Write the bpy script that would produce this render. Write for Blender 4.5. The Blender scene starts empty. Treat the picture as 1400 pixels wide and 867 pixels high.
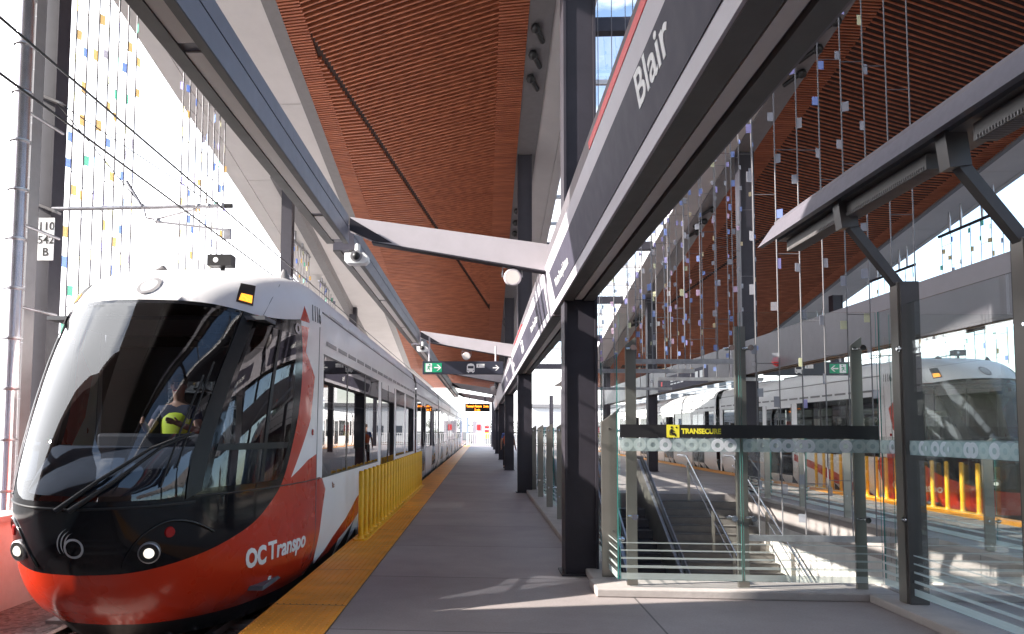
import bpy, bmesh, math, random
from mathutils import Vector, Matrix
from mathutils.geometry import delaunay_2d_cdt
R_ = random.Random(7)
SC = bpy.context.scene
COL = SC.collection
PI = math.pi

# ---------------- camera, world, sun, exposure ----------------
cam_d = bpy.data.cameras.new('camera'); cam = bpy.data.objects.new('camera', cam_d); COL.objects.link(cam)
SC.camera = cam
cam_d.sensor_width = 36.0; cam_d.lens = 27.0; cam_d.clip_start = 0.05; cam_d.clip_end = 3000
cam_d.shift_x = 100/1400; cam_d.shift_y = 85.5/1400
_yaw, _pitch, _roll = math.radians(-3.2355871763849886), math.radians(3.791544637803187), .007
F = Vector((math.sin(_yaw)*math.cos(_pitch), math.cos(_yaw)*math.cos(_pitch), math.sin(_pitch)))
Rv = Vector((math.cos(_yaw), -math.sin(_yaw), 0)); Uv = Rv.cross(F)
Rr = Rv*math.cos(_roll)+Uv*math.sin(_roll); Ur = Uv*math.cos(_roll)-Rv*math.sin(_roll)
m = Matrix((Rr, Ur, -F)).transposed().to_4x4(); m.translation = Vector((0, 0, 1.55))
cam.matrix_world = m

SUN = Vector((-1, -.24, .56)).normalized()          # towards the sun
elev = math.asin(SUN.z); azim = math.atan2(SUN.x, SUN.y)
w = bpy.data.worlds.new('World'); SC.world = w; w.use_nodes = True
nt = w.node_tree; nt.nodes.clear()
out = nt.nodes.new('ShaderNodeOutputWorld'); bg = nt.nodes.new('ShaderNodeBackground')
sky = nt.nodes.new('ShaderNodeTexSky'); sky.sky_type = 'NISHITA'; sky.sun_disc = False
sky.sun_elevation = elev; sky.sun_rotation = azim % (2*PI); sky.air_density = 1.0; sky.dust_density = 1.5
tc = nt.nodes.new('ShaderNodeTexCoord'); mp = nt.nodes.new('ShaderNodeMapping'); mp.inputs['Scale'].default_value = (1, 1, 2.2)
nz = nt.nodes.new('ShaderNodeTexNoise'); nz.inputs['Scale'].default_value = 2.3; nz.inputs['Detail'].default_value = 8; nz.inputs['Roughness'].default_value = .58
cr = nt.nodes.new('ShaderNodeValToRGB'); cr.color_ramp.elements[0].position = .43; cr.color_ramp.elements[1].position = .62
mx = nt.nodes.new('ShaderNodeMix'); mx.data_type = 'RGBA'; mx.inputs[7].default_value = (10.5, 10.6, 11.0, 1)
nt.links.new(tc.outputs['Generated'], mp.inputs[0]); nt.links.new(mp.outputs[0], nz.inputs['Vector'])
sx = nt.nodes.new('ShaderNodeSeparateXYZ'); nt.links.new(tc.outputs['Generated'], sx.inputs[0])   # haze thickens towards the sun's side and the horizon
m1 = nt.nodes.new('ShaderNodeMath'); m1.operation = 'MULTIPLY_ADD'; m1.inputs[1].default_value = -.34; nt.links.new(sx.outputs['X'], m1.inputs[0]); nt.links.new(nz.outputs[0], m1.inputs[2])
m2 = nt.nodes.new('ShaderNodeMath'); m2.operation = 'MULTIPLY_ADD'; m2.inputs[1].default_value = -.30; nt.links.new(sx.outputs['Z'], m2.inputs[0]); nt.links.new(m1.outputs[0], m2.inputs[2])
m3 = nt.nodes.new('ShaderNodeMath'); m3.operation = 'ADD'; m3.inputs[1].default_value = .10; nt.links.new(m2.outputs[0], m3.inputs[0])
nt.links.new(m3.outputs[0], cr.inputs[0]); nt.links.new(cr.outputs[0], mx.inputs[0]); nt.links.new(sky.outputs[0], mx.inputs[6])
nt.links.new(mx.outputs[2], bg.inputs[0]); bg.inputs[1].default_value = .15; nt.links.new(bg.outputs[0], out.inputs[0])
sl = bpy.data.lights.new('sun', 'SUN'); sl.energy = 4.5; sl.angle = math.radians(.5); sl.color = (1, .94, .86)
so = bpy.data.objects.new('sun', sl); COL.objects.link(so); so.rotation_euler = SUN.to_track_quat('Z', 'Y').to_euler()
so.location = (-40, -10, 40)
vs = SC.view_settings; vs.view_transform = 'Standard'; vs.look = 'None'; vs.gamma = 1; vs.exposure = 1.72; vs.use_curve_mapping = False
SC.render.engine = 'CYCLES'
SC.cycles.transparent_max_bounces = 32; SC.cycles.max_bounces = 8; SC.cycles.caustics_reflective = False; SC.cycles.caustics_refractive = False
SC.cycles.use_denoising = True; SC.cycles.sample_clamp_indirect = 6

# ---------------- helpers ----------------
def tag(o, label=None, cat=None, group=None, kind=None):
    if label: o['label'] = label
    if cat: o['category'] = cat
    if group: o['group'] = group
    if kind: o['kind'] = kind
    return o
def empty(name, loc=(0, 0, 0), label=None, cat=None, group=None, rz=0):
    o = bpy.data.objects.new(name, None); COL.objects.link(o); o.location = loc; o.rotation_euler = (0, 0, rz); o.empty_display_size = .2
    return tag(o, label, cat, group)
class MB:
    """collects shapes and links them as ONE mesh object"""
    def __init__(s): s.v = []; s.f = []; s.mi = []; s.sm = []
    def add(s, vs, fs, mi=0, smooth=False):
        b = len(s.v); s.v += [tuple(p) for p in vs]
        for f in fs: s.f.append([b+i for i in f]); s.mi.append(mi); s.sm.append(smooth)
    def box(s, x0, x1, y0, y1, z0, z1, mi=0):
        s.add([(x, y, z) for z in (z0, z1) for y in (y0, y1) for x in (x0, x1)],
              [(0, 2, 3, 1), (4, 5, 7, 6), (0, 1, 5, 4), (2, 6, 7, 3), (0, 4, 6, 2), (1, 3, 7, 5)], mi); return s
    def prism(s, pts, d, mi=0):
        """closed outline pts (3d, planar) pushed along vector d"""
        n = len(pts); d = Vector(d); a = [Vector(p) for p in pts]
        s.add(a+[p+d for p in a], [list(range(n))[::-1], list(range(n, 2*n))]+[[i, (i+1) % n, n+(i+1) % n, n+i] for i in range(n)], mi); return s
    def tube(s, pts, r, n=10, mi=0, caps=True, smooth=True):
        pts = [Vector(p) for p in pts]; rs = r if isinstance(r, (list, tuple)) else [r]*len(pts); vs = []; fs = []
        prev = None
        for i, p in enumerate(pts):
            t = ((pts[i+1]-p) if i == 0 else (p-pts[i-1]) if i == len(pts)-1 else (pts[i+1]-pts[i-1])).normalized()
            a = prev if prev is not None else (Vector((0, 0, 1)) if abs(t.z) < .9 else Vector((1, 0, 0)))
            x = (a-t*a.dot(t)).normalized(); prev = x; y = t.cross(x)
            for k in range(n):
                c = 2*PI*k/n; vs.append(p+(x*math.cos(c)+y*math.sin(c))*rs[i])
        for i in range(len(pts)-1):
            for k in range(n): fs.append((i*n+k, i*n+(k+1) % n, (i+1)*n+(k+1) % n, (i+1)*n+k))
        s.add(vs, fs, mi, smooth)
        if caps:
            s.add(vs[:n], [list(range(n))[::-1]], mi); s.add(vs[-n:], [list(range(n))], mi)
        return s
    def bar(s, a, b, w, h, up=(0, 0, 1), mi=0):
        a = Vector(a); b = Vector(b); t = (b-a).normalized(); u = Vector(up); x = t.cross(u).normalized(); y = x.cross(t)
        s.add([a-x*w/2-y*h/2, a+x*w/2-y*h/2, a+x*w/2+y*h/2, a-x*w/2+y*h/2, b-x*w/2-y*h/2, b+x*w/2-y*h/2, b+x*w/2+y*h/2, b-x*w/2+y*h/2],
              [(3, 2, 1, 0), (4, 5, 6, 7), (0, 1, 5, 4), (1, 2, 6, 5), (2, 3, 7, 6), (3, 0, 4, 7)], mi); return s
    def quad(s, a, b, c, d, mi=0): s.add([a, b, c, d], [(0, 1, 2, 3)], mi); return s
    def disc(s, c, nrm, r, n=24, ri=0, mi=0, a0=0, a1=2*PI):
        c = Vector(c); t = Vector(nrm).normalized(); a = Vector((0, 0, 1)) if abs(t.z) < .9 else Vector((0, 1, 0)); x = (a-t*a.dot(t)).normalized(); y = t.cross(x)
        P = lambda k, q: c+(x*math.cos(a0+(a1-a0)*k/n)+y*math.sin(a0+(a1-a0)*k/n))*q
        for k in range(n):
            if ri: s.add([P(k, ri), P(k, r), P(k+1, r), P(k+1, ri)], [(0, 1, 2, 3)], mi)
            else: s.add([c, P(k, r), P(k+1, r)], [(0, 1, 2)], mi)
        return s
    def ball(s, c, r, n=12, mi=0, sc=(1, 1, 1)):
        vs = []; fs = []; m_ = n//2
        for i in range(m_+1):
            th = PI*i/m_
            for k in range(n):
                ph = 2*PI*k/n; vs.append((c[0]+r*sc[0]*math.sin(th)*math.cos(ph), c[1]+r*sc[1]*math.sin(th)*math.sin(ph), c[2]+r*sc[2]*math.cos(th)))
        for i in range(m_):
            for k in range(n): fs.append((i*n+k, (i+1)*n+k, (i+1)*n+(k+1) % n, i*n+(k+1) % n))
        s.add(vs, fs, mi, True); return s
    def build(s, name, mats, parent=None, bevel=0, label=None, cat=None, group=None, kind=None, loc=None):
        me = bpy.data.meshes.new(name); me.from_pydata([tuple(p) for p in s.v], [], s.f)
        for m_ in (mats if isinstance(mats, (list, tuple)) else [mats]): me.materials.append(m_)
        me.polygons.foreach_set('material_index', s.mi); me.polygons.foreach_set('use_smooth', s.sm); me.update()
        if not me.validate(): pass
        o = bpy.data.objects.new(name, me); COL.objects.link(o); o.parent = parent
        if loc: o.location = loc
        if bevel:
            b = o.modifiers.new('bevel', 'BEVEL'); b.width = bevel; b.segments = 2; b.limit_method = 'ANGLE'; b.angle_limit = .6
        return tag(o, label, cat, group, kind)
def box(name, x0, x1, y0, y1, z0, z1, m_, parent=None, bevel=0, **k): return MB().box(x0, x1, y0, y1, z0, z1).build(name, m_, parent, bevel, **k)
def copy_tree(o, parent=None):
    c = o.copy(); COL.objects.link(c); c.parent = parent
    for ch in list(o.children): copy_tree(ch, c)
    return c
def textmesh(s, size, align='LEFT', bold=0.0, shear=0):
    cu = bpy.data.curves.new('t', 'FONT'); cu.body = s; cu.size = size; cu.align_x = align; cu.offset = bold; cu.shear = shear; cu.extrude = .0012
    cu.resolution_u = 3
    o = bpy.data.objects.new('t', cu); COL.objects.link(o); bpy.context.view_layer.update()
    me = bpy.data.meshes.new_from_object(o.evaluated_get(bpy.context.evaluated_depsgraph_get()))
    bpy.data.objects.remove(o); bpy.data.curves.remove(cu); return me
def text(name, s, size, org, right, m_, parent=None, bold=0.0, align='LEFT', up=(0, 0, 1), xs=1.0, shear=0):
    me = textmesh(s, size, align, bold, shear); me.name = name; me.materials.clear(); me.materials.append(m_)
    for p in me.polygons: p.material_index = 0
    x = Vector(right).normalized(); y = Vector(up); n = x.cross(y)
    M = Matrix((x*xs, y, n)).transposed().to_4x4(); M.translation = Vector(org); me.transform(M)
    o = bpy.data.objects.new(name, me); COL.objects.link(o); o.parent = parent; return o

# ---------------- materials ----------------
def mat(name, col, rough=.5, metal=0., var=.12, scale=6., spec=.5, bump=0., coat=0., emit=None, es=1., bscale=None):
    m_ = bpy.data.materials.new(name); m_.use_nodes = True; t = m_.node_tree; b = t.nodes['Principled BSDF']
    b.inputs['Roughness'].default_value = rough; b.inputs['Metallic'].default_value = metal; b.inputs['Specular IOR Level'].default_value = spec
    if coat: b.inputs['Coat Weight'].default_value = coat; b.inputs['Coat Roughness'].default_value = .06
    tcn = t.nodes.new('ShaderNodeTexCoord'); n = t.nodes.new('ShaderNodeTexNoise'); n.inputs['Scale'].default_value = scale; n.inputs['Detail'].default_value = 6
    n.inputs['Roughness'].default_value = .65
    t.links.new(tcn.outputs['Object'], n.inputs['Vector'])
    mr = t.nodes.new('ShaderNodeMapRange'); mr.inputs[1].default_value = .3; mr.inputs[2].default_value = .7; mr.inputs[3].default_value = 1-var; mr.inputs[4].default_value = 1+var*.6
    t.links.new(n.outputs[0], mr.inputs[0])
    mxx = t.nodes.new('ShaderNodeMix'); mxx.data_type = 'RGBA'; mxx.blend_type = 'MULTIPLY'; mxx.inputs[0].default_value = 1; mxx.inputs[6].default_value = (*col, 1)
    t.links.new(mr.outputs[0], mxx.inputs[7]); t.links.new(mxx.outputs[2], b.inputs['Base Color'])
    r2 = t.nodes.new('ShaderNodeMapRange'); r2.inputs[1].default_value = .3; r2.inputs[2].default_value = .7; r2.inputs[3].default_value = max(rough-.03, .02); r2.inputs[4].default_value = min(rough+.04, 1)
    n2 = t.nodes.new('ShaderNodeTexNoise'); n2.inputs['Scale'].default_value = scale*3; t.links.new(tcn.outputs['Object'], n2.inputs['Vector']); t.links.new(n2.outputs[0], r2.inputs[0]); t.links.new(r2.outputs[0], b.inputs['Roughness'])
    if bump:
        bn = t.nodes.new('ShaderNodeBump'); bn.inputs['Strength'].default_value = bump; bn.inputs['Distance'].default_value = .01
        n3 = t.nodes.new('ShaderNodeTexNoise'); n3.inputs['Scale'].default_value = bscale or scale*12; n3.inputs['Detail'].default_value = 4
        t.links.new(tcn.outputs['Object'], n3.inputs['Vector']); t.links.new(n3.outputs[0], bn.inputs['Height']); t.links.new(bn.outputs[0], b.inputs['Normal'])
    if emit: b.inputs['Emission Color'].default_value = (*emit, 1); b.inputs['Emission Strength'].default_value = es
    m_['n'] = 1
    return m_
def glass(name, tint, refl=1.0, ior=1.5, rough=0.0, add=0.0, wave=0.0):
    m_ = bpy.data.materials.new(name); m_.use_nodes = True; t = m_.node_tree; t.nodes.clear()
    o = t.nodes.new('ShaderNodeOutputMaterial'); mi = t.nodes.new('ShaderNodeMixShader'); tr = t.nodes.new('ShaderNodeBsdfTransparent'); gl = t.nodes.new('ShaderNodeBsdfGlossy')
    tcn = t.nodes.new('ShaderNodeTexCoord'); n = t.nodes.new('ShaderNodeTexNoise'); n.inputs['Scale'].default_value = 1.3; t.links.new(tcn.outputs['Object'], n.inputs['Vector'])
    hs = t.nodes.new('ShaderNodeMapRange'); hs.inputs[3].default_value = .94; hs.inputs[4].default_value = 1.04; t.links.new(n.outputs[0], hs.inputs[0])
    mm = t.nodes.new('ShaderNodeMix'); mm.data_type = 'RGBA'; mm.blend_type = 'MULTIPLY'; mm.inputs[0].default_value = 1; mm.inputs[6].default_value = (*tint, 1)
    t.links.new(hs.outputs[0], mm.inputs[7]); t.links.new(mm.outputs[2], tr.inputs[0])
    gl.inputs['Roughness'].default_value = rough; gl.inputs[0].default_value = (1, 1, 1, 1)
    fr = t.nodes.new('ShaderNodeFresnel'); fr.inputs[0].default_value = ior
    ma = t.nodes.new('ShaderNodeMath'); ma.operation = 'MULTIPLY_ADD'; ma.inputs[1].default_value = refl; ma.inputs[2].default_value = add; ma.use_clamp = True
    if wave:
        bn = t.nodes.new('ShaderNodeBump'); bn.inputs['Strength'].default_value = wave; bn.inputs['Distance'].default_value = .01
        n.inputs['Scale'].default_value = 2.0; t.links.new(n.outputs[0], bn.inputs['Height']); t.links.new(bn.outputs[0], gl.inputs['Normal'])
    t.links.new(fr.outputs[0], ma.inputs[0]); t.links.new(ma.outputs[0], mi.inputs[0]); t.links.new(tr.outputs[0], mi.inputs[1]); t.links.new(gl.outputs[0], mi.inputs[2]); t.links.new(mi.outputs[0], o.inputs[0])
    return m_
def film(name, col, opac, trans=.5):
    """frosted or coloured film: part see-through, part scattering"""
    m_ = bpy.data.materials.new(name); m_.use_nodes = True; t = m_.node_tree; t.nodes.clear()
    o = t.nodes.new('ShaderNodeOutputMaterial'); mi = t.nodes.new('ShaderNodeMixShader'); tr = t.nodes.new('ShaderNodeBsdfTransparent')
    m2 = t.nodes.new('ShaderNodeMixShader'); d = t.nodes.new('ShaderNodeBsdfDiffuse'); tl = t.nodes.new('ShaderNodeBsdfTranslucent')
    n = t.nodes.new('ShaderNodeTexNoise'); n.inputs['Scale'].default_value = 9; hs = t.nodes.new('ShaderNodeMapRange'); hs.inputs[3].default_value = opac*.85; hs.inputs[4].default_value = min(opac*1.15, 1)
    t.links.new(n.outputs[0], hs.inputs[0]); t.links.new(hs.outputs[0], mi.inputs[0])
    d.inputs[0].default_value = (*col, 1); tl.inputs[0].default_value = (*col, 1); m2.inputs[0].default_value = trans; tr.inputs[0].default_value = (*[min(1, .5+c*.55) for c in col], 1)
    t.links.new(d.outputs[0], m2.inputs[1]); t.links.new(tl.outputs[0], m2.inputs[2]); t.links.new(tr.outputs[0], mi.inputs[1]); t.links.new(m2.outputs[0], mi.inputs[2]); t.links.new(mi.outputs[0], o.inputs[0])
    return m_
M = dict(
    white=mat('white_paint', (.86, .84, .84), .42, var=.04, scale=2, coat=.08, spec=.35), red=mat('red_paint', (.56, .034, .010), .28, var=.02, scale=1, coat=.4),
    black=mat('gloss_black', (.009, .009, .011), .10, var=.2, scale=3, spec=.4), rubber=mat('rubber', (.02, .02, .022), .6),
    dark=mat('charcoal_steel', (.036, .032, .042), .48, var=.2, scale=3, spec=.35), lilac=mat('grey_steel_paint', (.15, .138, .155), .35, var=.08, scale=2.5),
    armw=mat('pale_steel_paint', (.52, .48, .51), .38, var=.07, scale=3), beamd=mat('dark_beam_paint', (.13, .118, .14), .42, var=.08), postc=mat('dark_post_paint', (.075, .068, .066), .4, var=.1), railc=mat('rail_grey', (.17, .16, .19), .38, var=.08, scale=2.5), signd=mat('sign_navy', (.035, .038, .058), .35), band=mat('sign_dark_grey', (.060, .055, .080), .6, var=.06, scale=3, spec=.2),
    soff=mat('metal_soffit', (.70, .67, .66), .42, var=.07, scale=1.2), trim=mat('grey_trim', (.22, .21, .215), .4, var=.1),
    galv=mat('galvanised', (.42, .41, .43), .35, metal=.7, var=.25, scale=8), steel=mat('stainless', (.30, .28, .255), .36, metal=.75, var=.08, scale=2),
    chrome=mat('polished_steel', (.75, .75, .75), .12, metal=1, var=.05), back=mat('soffit_backing', (.035, .014, .010), .8),
    deck=mat('roof_deck', (.3, .3, .3), .7), conc=mat('concrete', (.42, .38, .36), .75, var=.18, scale=2.5, bump=.25), wallc=mat('wall_concrete', (.62, .58, .55), .8, var=.2, scale=1.5, bump=.3),
    yel=mat('yellow_post', (.95, .50, .012), .4, var=.12, scale=9), gold=mat('sign_yellow', (.75, .66, .05), .4, var=.05), green=mat('sign_green', (.01, .36, .17), .4, var=.05),
    signw=mat('sign_white', (.85, .85, .85), .5, var=.03), redt=mat('sign_red', (.85, .03, .035), .4), blackm=mat('matt_black', (.016, .015, .016), .45),
    inter=mat('interior_grey', (.10, .105, .12), .6), dash=mat('dashboard', (.10, .12, .16), .5, var=.1), seat=mat('seat_fabric', (.12, .03, .03), .8), lens=mat('lamp_lens', (.68, .63, .60), .35, var=.04),
    rail=mat('rail_steel', (.35, .30, .27), .3, metal=.8), sleeper=mat('sleeper', (.30, .28, .26), .8), leaf=mat('foliage', (.07, .11, .03), .7, var=.4, scale=3), bark=mat('bark', (.12, .09, .07), .9),
    brick=mat('brown_cladding', (.26, .17, .14), .8, var=.2), facade=mat('facade', (.55, .55, .56), .7), pane=mat('dark_pane', (.04, .05, .07), .1), asphalt=mat('asphalt', (.06, .06, .06), .9, var=.2),
    amber=mat('amber_lens', (.8, .22, .01), .25, emit=(1, .35, .03), es=.7), hl=mat('headlamp_glow', (.9, .88, .8), .15, emit=(1, .93, .8), es=.35), rlamp=mat('red_lens', (.35, .01, .01), .2), led=mat('led_amber', (.5, .1, .0), .4, emit=(1, .25, .02), es=2.2),
    logo=mat('silver_logo', (.45, .45, .46), .35), pipe=mat('downpipe', (.58, .55, .56), .22, metal=.75, var=.12, scale=3),
    ge=mat('glass_edge', (.05, .22, .20), .15, var=.1), grn_stairs=mat('stair_tread', (.20, .18, .165), .7, var=.2, scale=4, bump=.2), nos=mat('stair_nosing', (.09, .085, .08), .7))
M['pane_clear'] = glass('clear_glass', (.955, .975, .968), .28)
M['train_glass'] = glass('train_window_glass', (.25, .265, .27), .7, 1.5, add=.03)
M['cab_glass'] = glass('windscreen_glass', (.42, .44, .47), 1.0, 1.5, add=.02)
M['frost'] = film('frosted_film', (.80, .88, .86), .55); M['frost_hi'] = film('frosted_ring', (.93, .93, .97), .75); M['frost_lo'] = film('frosted_band', (.62, .74, .74), .5)
M['haze_w'] = M['facade']
CH = [film('chip_'+n, c, o_, .6) for n, c, o_ in (('clear', (.70, .70, .74), .35), ('blue', (.46, .56, .88), .5), ('amber', (.88, .76, .55), .5), ('lilac', (.66, .62, .92), .55), ('yellow', (.88, .88, .66), .45), ('teal', (.38, .74, .64), .55), ('grey', (.52, .53, .58), .5), ('pink', (.88, .70, .84), .5))]
CH += [film('chip_strong_'+n, c, .74, .35) for n, c in (('amber', (.72, .54, .26)), ('blue', (.28, .40, .76)), ('teal', (.22, .60, .46)), ('grey', (.46, .44, .50)))]
M['string_l'] = mat('string_dark', (.10, .09, .11), .6)
M['string'] = mat('string_steel', (.17, .16, .17), .5)

def node_mat(name, rough, f):
    m_ = bpy.data.materials.new(name); m_.use_nodes = True; t = m_.node_tree; b = t.nodes['Principled BSDF']; b.inputs['Roughness'].default_value = rough
    f(t, b); return m_
def _floor(t, b):
    L = t.links.new; N = t.nodes.new
    g = N('ShaderNodeNewGeometry'); 
    n1 = N('ShaderNodeTexNoise'); n1.inputs['Scale'].default_value = .7; n1.inputs['Detail'].default_value = 9; n1.inputs['Roughness'].default_value = .7
    n2 = N('ShaderNodeTexNoise'); n2.inputs['Scale'].default_value = 55; n2.inputs['Detail'].default_value = 3
    br = N('ShaderNodeTexBrick'); br.offset = 0; br.inputs['Scale'].default_value = 1; br.inputs['Brick Width'].default_value = 2.62; br.inputs['Row Height'].default_value = 2.2; br.inputs['Mortar Size'].default_value = .009
    br.inputs['Color1'].default_value = (.315, .275, .268, 1); br.inputs['Color2'].default_value = (.355, .31, .30, 1); br.inputs['Mortar'].default_value = (.10, .09, .09, 1)
    mp_ = N('ShaderNodeMapping'); mp_.inputs['Location'].default_value = (1.19, .55, 0)
    L(g.outputs['Position'], mp_.inputs[0]); L(mp_.outputs[0], br.inputs['Vector']); L(g.outputs['Position'], n1.inputs['Vector']); L(g.outputs['Position'], n2.inputs['Vector'])
    mr = N('ShaderNodeMapRange'); mr.inputs[1].default_value = .3; mr.inputs[2].default_value = .7; mr.inputs[3].default_value = .78; mr.inputs[4].default_value = 1.12; L(n1.outputs[0], mr.inputs[0])
    mr2 = N('ShaderNodeMapRange'); mr2.inputs[1].default_value = .3; mr2.inputs[2].default_value = .7; mr2.inputs[3].default_value = .9; mr2.inputs[4].default_value = 1.08; L(n2.outputs[0], mr2.inputs[0])
    ma = N('ShaderNodeMath'); ma.operation = 'MULTIPLY'; L(mr.outputs[0], ma.inputs[0]); L(mr2.outputs[0], ma.inputs[1])
    mx_ = N('ShaderNodeMix'); mx_.data_type = 'RGBA'; mx_.blend_type = 'MULTIPLY'; mx_.inputs[0].default_value = 1; L(br.outputs[0], mx_.inputs[6]); L(ma.outputs[0], mx_.inputs[7]); L(mx_.outputs[2], b.inputs['Base Color'])
    bn = N('ShaderNodeBump'); bn.inputs['Strength'].default_value = .15; bn.inputs['Distance'].default_value = .004; L(n2.outputs[0], bn.inputs['Height']); L(bn.outputs[0], b.inputs['Normal'])
M['floor'] = node_mat('platform_concrete', .62, _floor)
def _wood(t, b):
    L = t.links.new; N = t.nodes.new
    g = N('ShaderNodeNewGeometry'); n1 = N('ShaderNodeTexNoise'); n1.inputs['Scale'].default_value = 2.2; n1.inputs['Detail'].default_value = 5
    mp_ = N('ShaderNodeMapping'); mp_.inputs['Scale'].default_value = (.5, 6, 6); L(g.outputs['Position'], mp_.inputs[0]); L(mp_.outputs[0], n1.inputs['Vector'])
    cr_ = N('ShaderNodeValToRGB'); cr_.color_ramp.elements[0].position = .3; cr_.color_ramp.elements[0].color = (.34, .095, .045, 1); cr_.color_ramp.elements[1].position = .7; cr_.color_ramp.elements[1].color = (.60, .20, .095, 1)
    L(n1.outputs[0], cr_.inputs[0]); L(cr_.outputs[0], b.inputs['Base Color'])
M['wood'] = node_mat('cedar_slat', .5, _wood)
def _bal(t, b):
    L = t.links.new; N = t.nodes.new
    g = N('ShaderNodeNewGeometry'); v = N('ShaderNodeTexVoronoi'); v.inputs['Scale'].default_value = 18; L(g.outputs['Position'], v.inputs['Vector'])
    cr_ = N('ShaderNodeValToRGB'); cr_.color_ramp.elements[0].color = (.10, .075, .065, 1); cr_.color_ramp.elements[1].color = (.30, .23, .21, 1); L(v.outputs['Color'], cr_.inputs[0]); L(cr_.outputs[0], b.inputs['Base Color'])
    bn = N('ShaderNodeBump'); bn.inputs['Strength'].default_value = 1; bn.inputs['Distance'].default_value = .04; L(v.outputs['Distance'], bn.inputs['Height']); bn.invert = True; L(bn.outputs[0], b.inputs['Normal'])
M['ballast'] = node_mat('ballast', .9, _bal)
def _tac(t, b):
    L = t.links.new; N = t.nodes.new
    g = N('ShaderNodeNewGeometry'); br = N('ShaderNodeTexBrick'); br.offset = 0; br.inputs['Scale'].default_value = 1; br.inputs['Brick Width'].default_value = 5; br.inputs['Row Height'].default_value = 1.72; br.inputs['Mortar Size'].default_value = .008
    br.inputs['Color1'].default_value = (.92, .36, .022, 1); br.inputs['Color2'].default_value = (.85, .32, .02, 1); br.inputs['Mortar'].default_value = (.20, .08, .02, 1)
    mp_ = N('ShaderNodeMapping'); mp_.inputs['Location'].default_value = (2.5, 1.80, 0); L(g.outputs['Position'], mp_.inputs[0]); L(mp_.outputs[0], br.inputs['Vector'])
    n = N('ShaderNodeTexNoise'); n.inputs['Scale'].default_value = 3; n.inputs['Detail'].default_value = 8; L(g.outputs['Position'], n.inputs['Vector'])
    mr = N('ShaderNodeMapRange'); mr.inputs[1].default_value = .3; mr.inputs[2].default_value = .7; mr.inputs[3].default_value = .82; mr.inputs[4].default_value = 1.1; L(n.outputs[0], mr.inputs[0])
    mx_ = N('ShaderNodeMix'); mx_.data_type = 'RGBA'; mx_.blend_type = 'MULTIPLY'; mx_.inputs[0].default_value = 1; L(br.outputs[0], mx_.inputs[6]); L(mr.outputs[0], mx_.inputs[7]); L(mx_.outputs[2], b.inputs['Base Color'])
M['tactile'] = node_mat('tactile_yellow', .5, _tac)
# ================= SETTING =================
XL, XR = -1.83, 9.60            # platform edges
AX = 7.76                       # the right half of the station is laid out about X = AX/2
V0, V1, VY0, VY1 = 1.45, 6.45, 7.75, 19.8     # stair void
PE = 81.5
def mir(x): return AX-x
def build_ground():
    b = MB(); hx0, hx1, hy0, hy1 = 1.2, 6.7, 4.4, 26.   # the sheet is cut open where the stairs go down
    for a in ((-900, hx0, -300, 1500), (hx1, 900, -300, 1500), (hx0, hx1, -300, hy0), (hx0, hx1, hy1, 1500)): b.quad((a[0], a[2], -.52), (a[1], a[2], -.52), (a[1], a[3], -.52), (a[0], a[3], -.52))
    b.build('ground', M['asphalt'], kind='structure')
    for nm, x0, x1 in (('track_bed_left', -6.6, -1.9), ('track_bed_right', 9.7, 14.4)):
        MB().box(x0, x1, -12, 160, -.50, -.44).build(nm, M['ballast'], kind='structure')
    b = MB()
    for (x0, x1, y0, y1) in ((XL, V0, -9, PE), (V0, V1, -9, VY0), (V0, V1, VY1, PE), (V1, XR, -9, PE)):
        b.box(x0, x1, y0, y1, -.48, 0)
    b.build('platform', M['floor'], kind='structure')
    b = MB()   # walls of the stair void and the lower hall
    b.box(V0-.25, V0, VY0, VY1, -5, -.482); b.box(V1, V1+.25, VY0-3, VY1, -5, -.482); b.box(V0, V1, VY0-3.25, VY0-3, -5, -.482)
    b.build('stairwell_wall', M['wallc'], kind='structure')
    box('lower_floor', V0, V1, VY0-3, VY1+6, -5.1, -4.98, M['conc'], kind='structure')
    box('stairwell_end', V0, V1, VY1+.01, VY1+.25, -5, -.482, M['wallc'], kind='structure')
    box('lower_hall_ceiling', V0-.25, V1+.25, VY0-3, VY0-.02, -.60, -.49, M['wallc'], kind='structure')
build_ground()

def rails(nm, cx, lab):
    r = empty(nm, (cx, 0, -.44), lab, 'railway track')
    for s in (-.7175, .7175):
        MB().box(cx+s-.035, cx+s+.035, -12, 150, -.40, -.33).build('rail', M['rail'], None).parent = r
    for o in r.children: o.location = (-cx, 0, .44)
    b = MB()
    y = -11.
    while y < 60: b.box(-1.2, 1.2, y, y+.22, .0, .035); y += .72
    s = b.build('sleepers', M['sleeper'], r); tag(s, kind='stuff')
rails('railway_track', -3.225, 'pair of steel rails under the train on the left'); rails('railway_track', 10.985, 'pair of steel rails under the farther train on the right')

def tactile(lab, x0, x1, near):
    r = empty('tactile_strip', (x0, 5, 0), lab, 'tactile strip')
    b = MB().box(x0, x1, -9, PE, .004, .012); o = b.build('strip', M['tactile'], r); o.location = (-x0, -5, 0)
    b = MB(); n = 11
    for i in range(n):
        for j in range(near):
            x = x0+.03+(x1-x0-.06)*i/(n-1); y = 5.2+.062*j; q = .012; h = .006; vs = []
            for rr, z in ((q, .012), (q*.6, .012+h)):
                for k in range(6): vs.append((x+rr*math.cos(k*PI/3), y+rr*math.sin(k*PI/3), z))
            b.add(vs, [(k, (k+1) % 6, 6+(k+1) % 6, 6+k) for k in range(6)]+[(6, 7, 8, 9, 10, 11)], 0, True)
    o = b.build('domes', M['tactile'], r); o.location = (-x0, -5, 0); tag(o, kind='stuff')
tactile('orange yellow tactile strip along the platform edge beside the near train', XL, -1.19, 170)
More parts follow.
